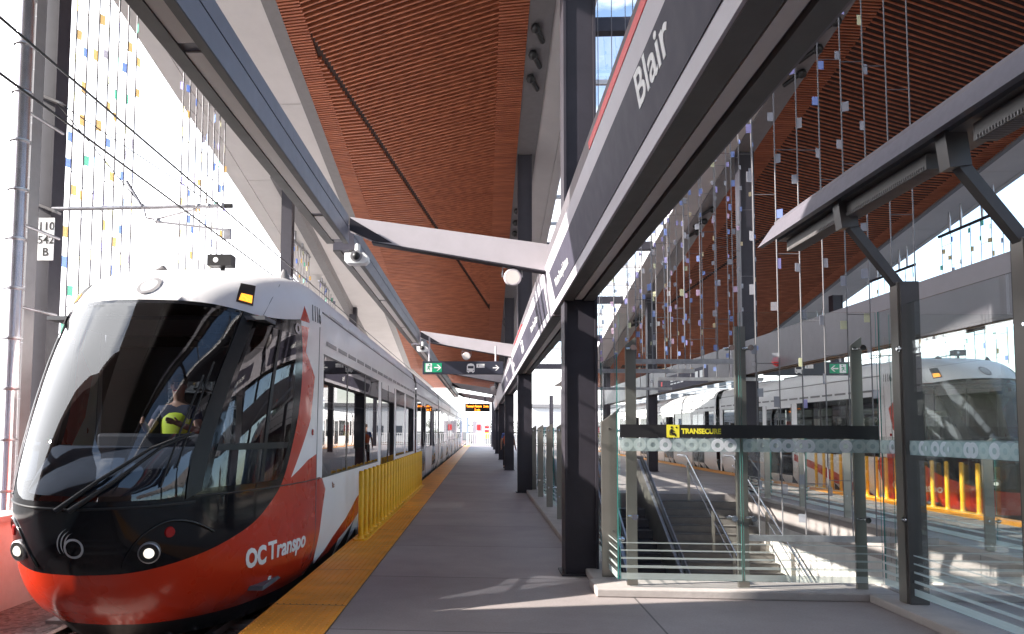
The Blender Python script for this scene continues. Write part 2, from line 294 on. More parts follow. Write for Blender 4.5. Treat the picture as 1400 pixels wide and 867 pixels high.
tactile('orange yellow tactile strip along the far right platform edge', 8.95, XR, 10)

# kerbs round the stair opening
def kerb(nm, lab, parts):
    b = MB()
    for p in parts: b.box(*p)
    b.build(nm, M['conc'], None, .012, label=lab, cat='kerb', group='concrete kerbs round the stair opening')
kerb('kerb', 'low concrete kerb at the foot of the front glass screen', [(1.08, 3.86, 7.39, 7.9, .0, .078)])
kerb('kerb', 'low concrete kerb running back under the line of short steel posts', [(1.12, 1.47, 7.9, 19.8, 0, .078)])
kerb('kerb', 'low concrete kerb under the side glass towards the camera', [(3.56, 3.92, .5, 7.39, 0, .074)])
kerb('kerb', 'low concrete kerb under the glass balustrade on the far side of the stairs', [(6.4, 6.75, 7.9, 19.8, 0, .078), (3.9, 6.75, 7.5, 7.9, 0, .076)])

# ---------------- steel columns ----------------
def roofz(y): return 11.95-.165*y if y < 42 else 5.02
def column(x, y, z1, lab, group, w=.36, z0=0., plate=False):
    r = empty('steel_column', (x, y, z0), lab, 'column', group); h = w/2
    MB().box(-h, -h+.028, -h, h, 0, z1-z0).build('flange', M['dark'], r); MB().box(h-.028, h, -h, h, 0, z1-z0).build('flange', M['dark'], r)
    MB().box(-h+.028, h-.028, -h+.03, -h+.05, 0, z1-z0).build('web', M['dark'], r)
    if plate: MB().box(-h+.0285, h-.0285, -h, -h+.02, 0, z1-z0).build('cover_plate', M['dark'], r)
    b = MB().box(-h-.04, h+.04, -h-.04, h+.04, 0.002, .02)
    b.build('base_plate', M['dark'], r)
    return r
ordn = ['first', 'second', 'third', 'fourth', 'fifth', 'sixth', 'seventh']
for i in range(7):
    y = 8.62+11.04*i
    if i < 7:
        column(1.08, y, roofz(y)-.02, f'{ordn[i]} dark steel column from the camera in the row along the near platform', 'dark steel columns')
        column(mir(1.08), y, roofz(y)-.02, f'{ordn[i]} dark steel column from the camera in the row beyond the stairs on the right', 'dark steel columns')
for i in range(4):
    y = 9.75+11.04*i
    column(-5.80 if i == 0 else -5.42, y, roofz(y)-.02, f'{ordn[i]} dark steel column from the camera on the far side of the near train', 'dark steel columns', z0=-.5, w=.30, plate=True)
    column(mir(-5.42), y-2.6, roofz(y)-.02, f'{ordn[i]} dark steel column from the camera behind the farther train on the right', 'dark steel columns', z0=-.5)

# ---------------- canopy roofs ----------------
def slats(mi):
    """timber slat ceiling: two facets either side of a diagonal joint and two close-set edge strips; mi mirrors it"""
    b = MB()
    def zz(y): return 11.95-.165*y
    mx = (lambda x: AX-x) if mi else (lambda x: x)
    def slat(xa, ya, xb, yb, wd, dp, z_):
        for (p, q) in (((xa, ya), (xb, yb)),):
            A = (mx(p[0]), p[1]); B = (mx(q[0]), q[1])
            y0, y1 = A[1]-wd/2, A[1]+wd/2; u0, u1 = B[1]-wd/2, B[1]+wd/2
            zt = z_; zb = z_-dp
            v = [(A[0], y0, zz(y0)+zb), (A[0], y1, zz(y1)+zb), (B[0], u1, zz(u1)+zb), (B[0], u0, zz(u0)+zb),
                 (A[0], y0, zz(y0)+zt), (A[0], y1, zz(y1)+zt), (B[0], u1, zz(u1)+zt), (B[0], u0, zz(u0)+zt)]
            f = [(0, 3, 2, 1), (0, 4, 7, 3), (1, 2, 6, 5), (0, 1, 5, 4), (3, 7, 6, 2)]
            if mi: f = [t[::-1] for t in f]
            b.add(v, f)
    k = .2228; xs = .30; xl = -4.8 if mi else -3.46; xo = -5.24 if mi else -3.9; wA = .022 if mi else .036; wB = .022 if mi else .046; dA = .03 if mi else .075  # mirrored slats thinner and shallower, so that ceiling reads as deeper in shade
    crease = lambda y: -3.6+k*(y-14.3)
    y = 10.0
    while y < 45:
        # right facet
        x = (-3.6+k*(y+.42*xs-14.3))/(1+.42*k); x += .06
        xa = max(x, xl); ya = y-.42*(xa-xs)
        if ya > 42: xa = xs-(42-y)/.42; ya = 42
        if xa < xs-.05 and y < 42: slat(xa, ya, xs, y, wA, dA, -.02)
        y += .14
    y = 13.0
    while y < 42:
        x = (-3.6+k*(y+.15*xl-14.3))/(1+.15*k); xb = min(x-.06, xs); yb = y-.15*(xb-xl)
        if xb > xl+.05: slat(xl, y, xb, yb, wB, dA, -.02)
        y += .14
    y = 8.0; j = 0
    while y < 42:
        g = R_.random()
        slat(xo, y+.06, xl, y, .026 if mi else .042, .03 if mi else .085, -.012 if not mi else -.021); slat(xs, y, .87, y-.06, .026 if mi else .042, .03 if mi else .085, -.012 if not mi else -.021)
        y += .085
    return b
def canopy(mi, lab):
    mx = (lambda x: AX-x) if mi else (lambda x: x)
    r = empty('canopy_roof', (mx(-1.5), 20, 8.6), lab, 'canopy roof', 'timber lined canopy roofs')
    inv = Matrix.Translation(-Vector(r.location))
    def zz(y): return 11.95-.165*y
    def slab(nm, x0, x1, y0, y1, zlo, zhi, m_, bev=0):
        a, c = sorted((mx(x0), mx(x1))); b = MB()
        b.add([(a, y0, zz(y0)+zlo), (c, y0, zz(y0)+zlo), (c, y1, zz(y1)+zlo), (a, y1, zz(y1)+zlo), (a, y0, zz(y0)+zhi), (c, y0, zz(y0)+zhi), (c, y1, zz(y1)+zhi), (a, y1, zz(y1)+zhi)],
              [(0, 3, 2, 1), (4, 5, 6, 7), (0, 1, 5, 4), (1, 2, 6, 5), (2, 3, 7, 6), (3, 0, 4, 7)])
        b.v = [tuple(inv @ Vector(p)) for p in b.v]; return b.build(nm, m_, r)
    xo, xf = (-5.24, -6.62) if mi else (-3.9, -7.0)
    s = slats(mi); s.v = [tuple(inv @ Vector(p)) for p in s.v]; s.build('timber_slats', M['wood'], r)
    slab('slat_backing', xo, .87, -8, 42, -.02, .10, M['back'])
    slab('roof_deck', xf, 2.1, -8, 42.2, .10, .42, M['deck'])
    slab('edge_trim', xo-(.12 if mi else .28), xo, -8, 42, -.10, .10, M['trim']); slab('edge_channel', .87, 1.36, -8, 42, -.06, .10, M['trim'])
    slab('outer_fascia', xf-.02, xf+.4 if not mi else xf+.12, -8, 42.2, -.03, .10, M['soff']); slab('inner_soffit', 1.36, 1.88, -8, 42.2, -.02, .10, M['soff']); slab('inner_fascia', 1.89, 2.12, -8, 42.2, -.05, .10, M['soff'])
    # metal soffit laid in panels with open joints
    y = -8.; n = 0
    while y < 42:
        slab('soffit_panel', xf+.41 if not mi else xf+.13, xo-(.13 if mi else .3), y, min(y+3.58, 42.2), -.01, .10, M['soff']); y += 3.6
    if not mi: slab('edge_beam', -5.72, -5.42, 20, 42, -.34, -.012, M['trim'])
    # clamps on the channel
    b = MB()
    for yy in (14.6, 15.4, 16.2, 22.6, 23.4, 24.2, 33, 33.8):
        b.tube([inv @ Vector((mx(1.02), yy, zz(yy)-.12)), inv @ Vector((mx(1.2), yy+.5, zz(yy)-.16))], .05, 6); b.ball(inv @ Vector((mx(1.02), yy, zz(yy)-.14)), .1, 8)
    b.build('cable_clamps', M['blackm'], r)
    # level part of the roof beyond the slope
    def lvl(nm, x0, x1, y0, y1, z0, z1, m_):
        a, c = sorted((mx(x0), mx(x1))); b = MB().box(a, c, y0, y1, z0, z1); b.v = [tuple(inv @ Vector(p)) for p in b.v]; return b.build(nm, m_, r)
    b = MB(); y = 42.3
    while y < 62:
        a, c = sorted((mx(-3.9), mx(.87))); b.box(a, c, y, y+.07, 4.98, 5.05); y += .16
    b.v = [tuple(inv @ Vector(p)) for p in b.v]; b.build('level_slats', M['wood'], r)
    lvl('level_backing', -3.9, .87, 42.21, 62, 5.052, 5.12, M['back']); lvl('level_deck', -4.3, 2.1, 42.21, 62, 5.122, 5.45, M['deck']); lvl('level_trim', -4.2, -3.91, 42.21, 62, 4.95, 5.12, M['trim'])
    return r
canopy(0, 'sloping canopy with brown timber slat ceiling above the near platform')
canopy(1, 'sloping canopy with brown timber slats cut thin to look shaded above the far right platform')

def skylight():
    r = empty('skylight', (3.88, 10, 10.4), 'open glazed skylight with crossing bars between the two canopies', 'skylight')
    zz = lambda y: 11.95-.165*y+.12
    b = MB(); b.add([(2.13, -8, zz(-8)), (AX-2.13, -8, zz(-8)), (AX-2.13, 42, zz(42)), (2.13, 42, zz(42))], [(0, 1, 2, 3)]); o = b.build('glazing', glass('roof_glass', (.95, .97, 1.0), .25), r); o.location = (-3.88, -10, -10.4)
    y = 4.; n = 0
    while y < 42:
        hv = n % 3 == 0
        b = MB().bar((2.12, y, zz(y)-.12), (AX-2.12, y, zz(y)-.12), .22 if hv else .09, .28 if hv else .1); o = b.build('glazing_bar', M['dark'] if hv else M['soff'], r); o.location = (-3.88, -10, -10.4); y += 1.8; n += 1
skylight()
# ================= PLATFORM EQUIPMENT =================
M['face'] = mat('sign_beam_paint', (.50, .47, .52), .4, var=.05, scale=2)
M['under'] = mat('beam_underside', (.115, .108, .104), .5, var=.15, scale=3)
box('added_shade_wall', -6.75, -6.0, -14, 5.2, -.5, 9.2, M['brick'], label='unseen tall brown wall added beside the track to shade the near platform', cat='wall')  # added out of view to keep the sun off the near floor
box('added_dark_backdrop', -6.0, 15, -16, -15, -.5, 13.0, M['brick'], label='unseen brown wall added behind the camera to darken reflections in the glass', cat='building')  # added out of view so the glass mirrors something darker than sky

def sign_beam(y0, y1, mi, lab, deco=None):
    mx = (lambda x: AX-x) if mi else (lambda x: x)
    r = empty('sign_beam', (mx(1.03), y0, 2.99), lab, 'sign beam', 'overhead sign beams on the columns'); o = Vector(r.location)
    def bx(nm, x0, x1, ya, yb, z0, z1, m_, bev=0):
        a, c = sorted((mx(x0), mx(x1))); return MB().box(a-o.x, c-o.x, ya-o.y, yb-o.y, z0-o.z, z1-o.z).build(nm, m_, r, bev)
    def pr(nm, P, ya, yb, m_):
        return put(MB().prism([(mx(x), ya, z) for x, z in (P if not mi else P[::-1])], (0, yb-ya, 0)).build(nm, m_, r), o)
    pr('casing', [(.885, 3.02), (1.215, 3.02), (1.215, 3.80), (.80, 3.80), (.80, 3.55)], y0, y1, M['lilac'])
    pr('face_panel', [(.864, 2.99), (.880, 2.99), (.782, 3.57), (.766, 3.566)], y0, y1, M['face'])
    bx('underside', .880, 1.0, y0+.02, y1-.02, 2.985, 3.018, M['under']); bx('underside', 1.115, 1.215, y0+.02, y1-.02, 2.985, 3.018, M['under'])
    bx('light_strip', 1.02, 1.095, y0+.4, y1-.5, 3.0, 3.017, M['lens'])
    bx('outer_panel', 1.2155, 1.23, y0, y1, 2.99, 3.82, M['lilac'])
    pr('end_flange', [(.852, 2.975), (1.235, 2.975), (1.235, 3.81), (.79, 3.81), (.752, 3.575)], y1-.05, y1-.002, M['face'])
    if deco: deco(r, o)
    return r
def put(ob, o):  # world-built mesh into a parent placed at o
    ob.location = -o; return ob
TU = Vector((-.168, 0, .986))
def onface(z, d=0.): return .864-.17*(z-2.99)-d
def band(r, o, ya, yb, sl=.12):
    z0, z1 = 3.08, 3.417
    put(MB().prism([(onface(z1, .006), yb, z1), (onface(z1, .006), ya, z1), (onface(z0, .006), ya, z0), (onface(z0, .006), yb-sl, z0)], (.005, 0, 0)).build('dark_band', M['band'], r), o)
def deco1(r, o):
    band(r, o, -3, 9.02)
    put(MB().prism([(.762, -3, 3.57), (.80, -3, 3.575), (.79, -3, 3.625), (.754, -3, 3.62)], (0, 8.45, 0)).build('red_edge', M['redt'], r), o)
    put(text('lettering', 'Blair', .25, (onface(3.235, .0075), 3.98, 3.235), (0, -1, 0), M['signw'], r, .004, up=TU, xs=1.5), o)
    put(text('lettering', "West to Tunney's Pasture", .125, (onface(3.17, .0075), 8.62, 3.17), (0, -1, 0), M['signw'], r, .0025, up=TU, xs=.93), o)
def deco2(r, o):
    band(r, o, 9.95, 20.1)
    put(MB().prism([(.762, 14.9, 3.57), (.80, 14.9, 3.575), (.79, 14.9, 3.625), (.754, 14.9, 3.62)], (0, 3.3, 0)).build('red_edge', M['redt'], r), o)
    put(text('lettering', "Ouest vers Tunney's Pasture", .13, (onface(3.2, .0075), 12.9, 3.20), (0, -1, 0), M['signw'], r, .0025, up=TU), o)
    P = lambda y, z, d: (onface(z, d), y, z)
    put(MB().quad(P(15.95, 3.15, .0075), P(15.3, 3.15, .0075), P(15.3, 3.37, .0075), P(15.95, 3.37, .0075)).quad(P(15.85, 3.26, .009), P(15.4, 3.26, .009), P(15.4, 3.33, .009), P(15.85, 3.33, .009), 1).build('train_symbol', [M['signw'], M['band']], r), o)
    put(text('lettering', "Blair", .16, (onface(3.2, .0075), 19.8, 3.20), (0, -1, 0), M['signw'], r, .002, up=TU), o)
def deco3(r, o):
    band(r, o, 21.2, 31.2)
    put(text('lettering', "Blair", .22, (onface(3.18, .0075), 25.5, 3.18), (0, -1, 0), M['signw'], r, .002, up=TU), o)
sign_beam(-3, 9.5, 0, 'long grey overhead sign beam lettered Blair, nearest the camera', deco1)
sign_beam(9.62, 20.55, 0, 'second grey overhead sign beam along the near platform, ending above the second column', deco2)
sign_beam(20.67, 31.6, 0, 'third grey overhead sign beam along the near platform, beyond the second column', deco3)
sign_beam(31.72, 42.6, 0, 'fourth grey overhead sign beam along the near platform, small and distant')
sign_beam(42.72, 53.7, 0, 'fifth and farthest grey overhead sign beam along the near platform')
def decoR(r, o):
    b = MB().box(6.522, 6.529, 22.6, 28.9, 3.0, 3.5); put(b.build('dark_band', M['band'], r), o)
    b = MB()
    for y in (23.1, 23.6): b.box(6.518, 6.5215, y, y+.3, 3.15, 3.4)
    put(b.build('train_symbol', M['signw'], r), o)
    b = MB()
    for y in (25.3, 25.75, 26.2, 26.65): b.box(6.518, 6.5215, y, y+.34, 3.28, 3.33).box(6.518, 6.5215, y, y+.34, 3.18, 3.22)
    put(b.build('small_lettering', M['signw'], r), o)
    put(MB().box(6.518, 6.5215, 28.2, 28.4, 3.2, 3.36).build('red_symbol', M['redt'], r), o)
sign_beam(-3, 9.5, 1, 'grey overhead beam beyond the stairs at the right edge of the view')
sign_beam(9.62, 20.55, 1, 'broad plain grey overhead beam above the farther train, behind the glass')
sign_beam(20.67, 42.6, 1, 'grey overhead beam beyond the stairs with a small dark sign panel and white symbols', decoR)

# overhead light rails
def light_rail(y0, y1, mi, lab):
    mx = (lambda x: AX-x) if mi else (lambda x: x)
    r = empty('light_rail', (mx(-1.78), y0, 3.85), lab, 'light fitting', 'overhead light rails'); o = Vector(r.location)
    def bx(nm, x0, x1, ya, yb, z0, z1, m_, bev=0):
        a, c = sorted((mx(x0), mx(x1))); return put(MB().box(a, c, ya, yb, z0, z1).build(nm, m_, r, bev), o)
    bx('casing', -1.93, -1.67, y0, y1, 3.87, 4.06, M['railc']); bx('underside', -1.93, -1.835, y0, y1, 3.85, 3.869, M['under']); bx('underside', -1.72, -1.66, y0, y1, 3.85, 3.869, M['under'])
    bx('side_panel', -1.669, -1.655, y0, y1, 3.855, 4.04, M['railc']); bx('top_rail', -1.88, -1.66, y0, y1, 4.062, 4.20, M['railc'])
    y = y0+.25; L = 1.28
    while y < y1-.3:
        bx('lens', -1.83, -1.725, y, min(y+3.5, y1-.2), 3.858, 3.869, M['lens']); y += 3.62
segs = [(-3, 9.3), (9.7, 20.25), (20.6, 31.3), (31.7, 42.4), (42.8, 53.4)]
nm = ['nearest long grey light rail hung above the near train', 'second grey light rail from the camera above the near train', 'third grey light rail from the camera above the near train', 'fourth grey light rail from the camera above the near train', 'farthest grey light rail above the near train']
for (a, b_), l in zip(segs, nm): light_rail(a, b_, 0, l)
light_rail(9.7, 31.3, 1, 'grey light rail above the farther train on the right')

def arm(y, mi, lab):
    mx = (lambda x: AX-x) if mi else (lambda x: x)
    r = empty('support_arm', (mx(.86), y, 3.7), lab, 'bracket arm', 'pale arms carrying the light rails'); o = Vector(r.location)
    P = [(mx(.862), y-.012, 3.84), (mx(.862), y-.012, 3.50), (mx(-1.38), y-.012, 3.90), (mx(-1.655), y-.012, 4.02), (mx(-1.655), y-.012, 4.21)]
    put(MB().prism(P, (0, .024, 0)).build('web', M['armw'], r), o)
    def fl(a, c, nm, m_): put(MB().bar((mx(a[0]), y+.05, a[1]), (mx(c[0]), y+.05, c[1]), .16, .018).build(nm, m_, r), o)
    fl((.862, 3.49), (-1.38, 3.888), 'lower_flange', M['dark']); 
    put(MB().prism([(mx(-1.655), y-.06, 4.03), (mx(-1.655), y-.06, 4.19), (mx(-1.12), y-.016, 3.875), (mx(-1.36), y-.03, 3.905)], (0, .03, 0)).build('end_shade', M['dark'], r), o)  # dark wedge stands in for the shading at the arm's outer end
for i, l in enumerate(['nearest pale tapering arm from the sign beam to the light rail', 'second pale tapering arm, above the hanging exit sign', 'third pale arm from the camera, beyond the exit sign', 'fourth pale arm from the camera', 'fifth and farthest pale arm']):
    arm(9.4+11.0*i, 0, l)
arm(20.4, 1, 'pale arm above the farther platform on the right')

def camera_dome(y, lab):
    r = empty('security_camera', (-1.60, y, 3.72), lab, 'security camera', 'white dome cameras under the light rails')
    MB().prism([(-.15, -.08, .075), (-.10, -.08, .075+.0), (.10, -.08, .075), (.15, -.08, .03), (.15, -.08, -.03), (.11, -.08, -.065), (-.11, -.08, -.065), (-.15, -.08, -.03), (-.15, -.08, .03)], (0, .16, 0)).build('housing', M['signw'], r, .008)
    MB().ball((0, -.09, .03), .05, 14).build('dome', M['blackm'], r); MB().tube([(0, -.075, .03), (0, -.085, .03)], .075, 18).build('ring', M['galv'], r)
    MB().tube([(0, 0, .075), (0, .03, .2)], .035, 10).build('mount', M['signw'], r)
camera_dome(9.62, 'white dome camera hanging at the end of the nearest light rail'); camera_dome(20.5, 'small white dome camera at the second arm')
def speaker(x, y, z, lab):
    r = empty('loudspeaker', (x, y, z), lab, 'loudspeaker', 'round white loudspeakers under the arms')
    MB().tube([(0, -.11, -.02), (0, -.09, -.02), (0, .06, 0), (0, .1, 0)], [.095, .11, .10, .06], 22).build('drum', M['armw'], r)
    MB().tube([(-.12, .0, 0), (-.12, 0, .13), (.12, 0, .13), (.12, 0, 0)], .012, 6).build('bracket', M['galv'], r)
    MB().disc((0, -.1105, -.02), (0, -1, 0), .085, 20).build('grille', M['lens'], r)
speaker(.37, 9.5, 3.46, 'round white loudspeaker under the nearest arm'); speaker(-.42, 20.5, 3.55, 'small round loudspeaker under the second arm, above the exit sign'); speaker(.45, 31.5, 3.3, 'round loudspeaker under the third arm')

def arrow(b, x, y, z, s, d=1, mi=0):
    """arrow pointing right (d=1) or left, of size s, on a face looking at -Y"""
    t = .17*s
    P = lambda px, pz: (x+d*px*s, y, z+pz*s)
    b.prism([P(-.5, -.085), P(.22, -.085), P(.22, .085), P(-.5, .085)][::(1 if d > 0 else -1)], (0, .002, 0), mi)
    b.prism([P(.05, .42), P(.5, 0), P(.30, 0), P(-.14, .42)], (0, .0024, 0), mi); b.prism([P(.05, -.42), P(.5, 0), P(.30, 0), P(-.14, -.42)], (0, .0028, 0), mi)
def exit_sign(x0, x1, y, mi, lab):
    r = empty('exit_sign', (x0, y, 3.02), lab, 'hanging sign', 'hanging wayfinding signs'); o = Vector(r.location); H = .34; W = x1-x0; d = -1 if mi else 1
    MB().box(0, W, 0, .14, 0, H).build('sign_box', M['signd'], r, .006)
    g = (W-.50) if mi else .055
    MB().box(g, g+.45, -.004, -.0005, .05, H-.05).build('green_panel', M['green'], r)
    b = MB(); px = g+.03 if not mi else g+.25
    b.box(px, px+.16, -.0065, -.0045, .06, H-.06); b.build('door_symbol', M['signw'], r)
    b = MB(); q = px+.08   # running figure
    yy = -.009
    for a, c, t in (((.01, .155), (-.01, .10), .03), ((-.01, .10), (.025, .07), .018), ((.025, .07), (.02, .035), .016), ((-.01, .10), (-.03, .07), .018), ((-.03, .07), (-.06, .065), .016), ((.01, .15), (.045, .125), .013), ((.01, .15), (-.03, .14), .013), ((-.03, .14), (-.045, .11), .013)):
        b.bar((q+d*a[0], yy, .06+a[1]), (q+d*c[0], yy, .06+c[1]), .002, t, up=(0, 1, 0)) if 0 else b.bar((q+d*a[0], yy, .06+a[1]), (q+d*c[0], yy, .06+c[1]), t, .002, up=(0, 1, 0))
    b.disc((q+d*.02, yy-.001, .06+.19), (0, -1, 0), .018, 12); b.build('running_figure', M['green'], r)
    b = MB(); arrow(b, g+(.34 if not mi else .12), -.0075, H/2, .19, d); b.build('arrow', M['signw'], r)
    # train pictogram, plate and arrow
    c = 1.26 if not mi else W-1.26
    b = MB()
    pts = [(-.10, .06), (-.10, .21), (-.075, .265), (0, .285), (.075, .265), (.10, .21), (.10, .06)]
    b.prism([(c+a, -.004, z) for a, z in pts], (0, .003, 0)); b.box(c-.075, c-.04, -.004, -.001, .035, .06); b.box(c+.04, c+.075, -.004, -.001, .035, .06)
    b.box(c-.075, c+.075, -.0065, -.0042, .15, .215, 1); b.box(c-.085, c-.06, -.0065, -.0042, .09, .11, 1); b.box(c+.06, c+.085, -.0065, -.0042, .09, .11, 1)
    b.build('train_symbol', [M['signw'], M['signd']], r)
    MB().box(c+.15, c+.36, -.004, -.0005, .17, .27).box(c+.19, c+.22, -.006, -.0042, .19, .25, 1).box(c+.27, c+.275, -.006, -.0042, .19, .25, 1).build('route_plate', [M['signw'], M['logo']], r)
    b = MB(); arrow(b, W-.19 if not mi else .19, -.003, H/2, .17, d); b.build('arrow', M['signw'], r)
    for x in (.17, W-.2): MB().tube([(x, .07, H), (x, .07, .98 if x < 1 else .75)], .022, 10).build('hanger', M['armw'], r)
exit_sign(-1.56, .55, 20.0, 0, 'dark hanging sign with green exit panel, train symbol and arrow to the right')
exit_sign(7.21, 9.32, 20.0, 1, 'dark hanging sign with green exit panel and arrow to the left, beyond the stairs')
r = empty('display_board', (-1.11, 50, 2.79), 'hanging board with amber lettering far down the platform', 'display board')
MB().box(0, 1.6, 0, .2, 0, .52).build('case', M['blackm'], r, .01)
text('lettering', "Tunney's Pasture   2 min", .2, (.09, -.004, .28), (1, 0, 0), M['led'], r, .004, xs=.72); text('lettering', "2 min", .2, (.62, -.004, .05), (1, 0, 0), M['led'], r, .004, xs=.8)
for x in (.3, 1.3): MB().tube([(x, .1, .52), (x, .1, .95)], .03, 8).build('hanger', M['dark'], r)

# fire bell on the farther beam
r = empty('alarm_sounder', (6.47, 17.3, 3.12), 'small red alarm sounder on the grey beam beyond the stairs', 'alarm')
MB().tube([(.055, 0, 0), (.0, 0, 0)], .11, 16).build('base', M['redt'], r); MB().tube([(0, 0, 0), (-.06, 0, 0)], [.09, .06], 16).build('dome', M['redt'], r)

# slanting lighting beam over the side glass with its struts
r = empty('lighting_beam', (3.3, 6, 3.6), 'dark grey slanting lighting beam with louvred fitting above the side glass', 'lighting beam'); o = Vector(r.location)
put(MB().prism([(3.10, 8.75, 3.63), (3.16, 8.45, 3.80), (3.16, -1, 3.80), (3.10, -1, 3.63)], (.06, 0, 0)).build('casing', M['beamd'], r), o)
put(MB().box(3.20, 3.27, -1, 8.42, 3.842, 3.86).box(3.17, 3.26, -1, 8.42, 3.805, 3.835).build('top_edge', M['beamd'], r), o)
put(MB().box(3.225, 3.60, -1, 8.5, 3.64, 3.70).build('back_plate', M['under'], r), o)
for (a, c) in ((5.75, 8.35), (2.6, 5.2), (-.6, 2.2)):
    L = put(MB().box(3.27, 3.42, a, c, 3.50, 3.62).build('light_fitting', M['under'], r), o)
    b = MB(); y = a+.03
    while y < c-.04: b.box(3.262, 3.2695, y, y+.008, 3.505, 3.53).box(3.28, 3.41, y, y+.008, 3.496, 3.4995); y += .03
    l2 = b.build('louvre', M['trim'], r); put(l2, o)
for y in (7.05, 5.45, 3.85):
    put(MB().bar((3.74, y, 2.86), (3.30, y, 3.46), .075, .085, up=(0, 1, 0)).build('strut', M['postc'], r), o)
    put(MB().bar((3.30, y, 3.40), (3.27, y, 3.66), .15, .12, up=(0, 1, 0)).build('strut_head', M['postc'], r), o)
    put(MB().box(3.70, 3.86, y-.09, y+.09, .078, 2.9).build('post', M['postc'], r), o)
    put(MB().box(3.685, 3.6995, y-.06, y+.06, .078, 2.9).build('lit_edge_strip', M['steel'], r), o)  # brighter strip puts the lit left edge of the post into colour

# ---------------- glass screens ----------------
def pane(nm, o, x0, x1, y0, y1, z0, z1, r):
    t = [(x0, y0, z0), (x1, y0, z0), (x1, y1, z0), (x0, y1, z0), (x0, y0, z1), (x1, y0, z1), (x1, y1, z1), (x0, y1, z1)]
    wide_x = (x1-x0) > (y1-y0); e = 1
    b = MB(); b.add(t, [(0, 3, 2, 1)], e); b.add(t, [(4, 5, 6, 7)], e)
    b.add(t, [(0, 1, 5, 4)], 0 if wide_x else e); b.add(t, [(2, 3, 7, 6)], 0 if wide_x else e); b.add(t, [(1, 2, 6, 5)], e if wide_x else 0); b.add(t, [(3, 0, 4, 7)], e if wide_x else 0)
    return put(b.build(nm, [M['pane_clear'], M['ge']], r), o)
def clamp(r, o, x, y, z, ax='y'):
    b = MB()
    if ax == 'y': b.tube([(x, y-.07, z), (x, y+.09, z)], .014, 10).tube([(x, y-.075, z), (x, y-.06, z)], .028, 14).tube([(x-.05, y+.03, z), (x+.05, y+.03, z)], .012, 8)
    else: b.tube([(x-.09, y, z), (x+.09, y, z)], .014, 10).tube([(x-.075, y, z), (x-.06, y, z)], .028, 14).tube([(x+.06, y, z), (x+.075, y, z)], .028, 14)
    put(b.build('clamp', M['chrome'], r), o)
def post(r, o, x, y, zt, wx=.03, wy=.10, slope=1, z0=.078):
    """flat steel blade post with a slanting top"""
    b = MB().prism([(x-wx/2, y-wy/2, z0), (x-wx/2, y+wy/2, z0), (x-wx/2, y+wy/2, zt+slope*.07), (x-wx/2, y-wy/2, zt)], (wx, 0, 0)) if wy > wx else \
        MB().prism([(x-wx/2, y-wy/2, z0), (x+wx/2, y-wy/2, z0), (x+wx/2, y-wy/2, zt+slope*.08), (x-wx/2, y-wy/2, zt)], (0, wy, 0))
    return put(b.build('post', M['steel'], r), o)
def manif(r, o, A, B, side, off=.008):
    """ring-patterned band and frosted stripes on a pane running from A to B (x,y)"""
    A = Vector((A[0], A[1], 0)); B = Vector((B[0], B[1], 0)); L = (B-A).length; t = (B-A)/L; n = Vector(side)
    def st(z0, z1, nm, m_, d=off):
        p = A+n*d; q = B+n*d
        return put(MB().quad((p.x, p.y, z0), (q.x, q.y, z0), (q.x, q.y, z1), (p.x, p.y, z1)).build(nm, m_, r), o)
    st(1.365, 1.49, 'frosted_band', M['frost_lo'])
    b = MB(); d = .062; i = 0; R2 = random.Random(int(L*100))
    hi = MB()
    while d < L-.05:
        c = A+t*d+n*(off+.002+.0012*(i % 3)); c.z = 1.4275; k = R2.random()
        put(MB().disc(c, n, .0615, 28, .024).build('ring', M['frost_hi'] if k < .45 else M['frost'], r), o)
        d += R2.choice((.062, .118, .10, .124, .124)); i += 1
    for z0, z1 in ((.155, .215), (.262, .287), (.345, .363), (.42, .434), (.492, .503)): st(z0, z1, 'frosted_stripe', M['frost'])
def screen_front():
    r = empty('glass_screen', (1.32, 7.5, .08), 'tall front glass screen with black band and ring pattern in front of the stairs', 'glass screen', 'glass screens round the stairs'); o = Vector(r.location)
    pane('pane', o, 1.32, 2.455, 7.494, 7.506, .15, 2.70, r); pane('pane', o, 2.475, 3.745, 7.494, 7.506, .15, 2.705, r)
    for x in (1.45, 3.60): post(r, o, x, 7.60, 2.40, .10, .03, 1)
    post(r, o, 2.50, 7.60, 2.58, .10, .05, 0); 
    for x in (1.45, 2.38, 2.56, 3.60):
        clamp(r, o, x, 7.52, 2.36); clamp(r, o, x, 7.52, .74)
    manif(r, o, (1.325, 7.494), (2.45, 7.494), (0, -1, 0)); manif(r, o, (2.48, 7.494), (3.74, 7.494), (0, -1, 0))
    put(MB().box(1.325, 3.735, 7.482, 7.4935, 1.497, 1.621).build('black_band', M['blackm'], r), o)
    put(MB().box(1.765, 1.885, 7.479, 7.4815, 1.498, 1.62).build('yellow_square', M['gold'], r), o)
    b = MB(); yy = 7.4775; X = 1.825; Z = 1.555     # seated figure under a camera
    for a, c, t in (((-.015, .025), (-.012, -.018), .020), ((-.012, -.018), (.018, -.020), .014), ((.018, -.020), (.022, -.045), .012), ((-.012, .012), (.014, .0), .010), ((-.030, .012), (-.030, -.030), .006), ((-.030, -.030), (.012, -.030), .006)):
        b.bar((X+a[0], yy, Z+a[1]), (X+c[0], yy, Z+c[1]), t, .002, up=(0, 1, 0))
    b.disc((X-.013, yy-.001, Z+.041), (0, -1, 0), .010, 12); b.disc((X+.032, yy-.001, Z+.040), (0, -1, 0), .008, 12)
    put(b.build('seated_figure', M['blackm'], r), o)
    put(text('lettering', 'TRANSECURE', .067, (1.905, 7.480, 1.537), (1, 0, 0), M['gold'], r, .003, xs=.90), o)
screen_front()
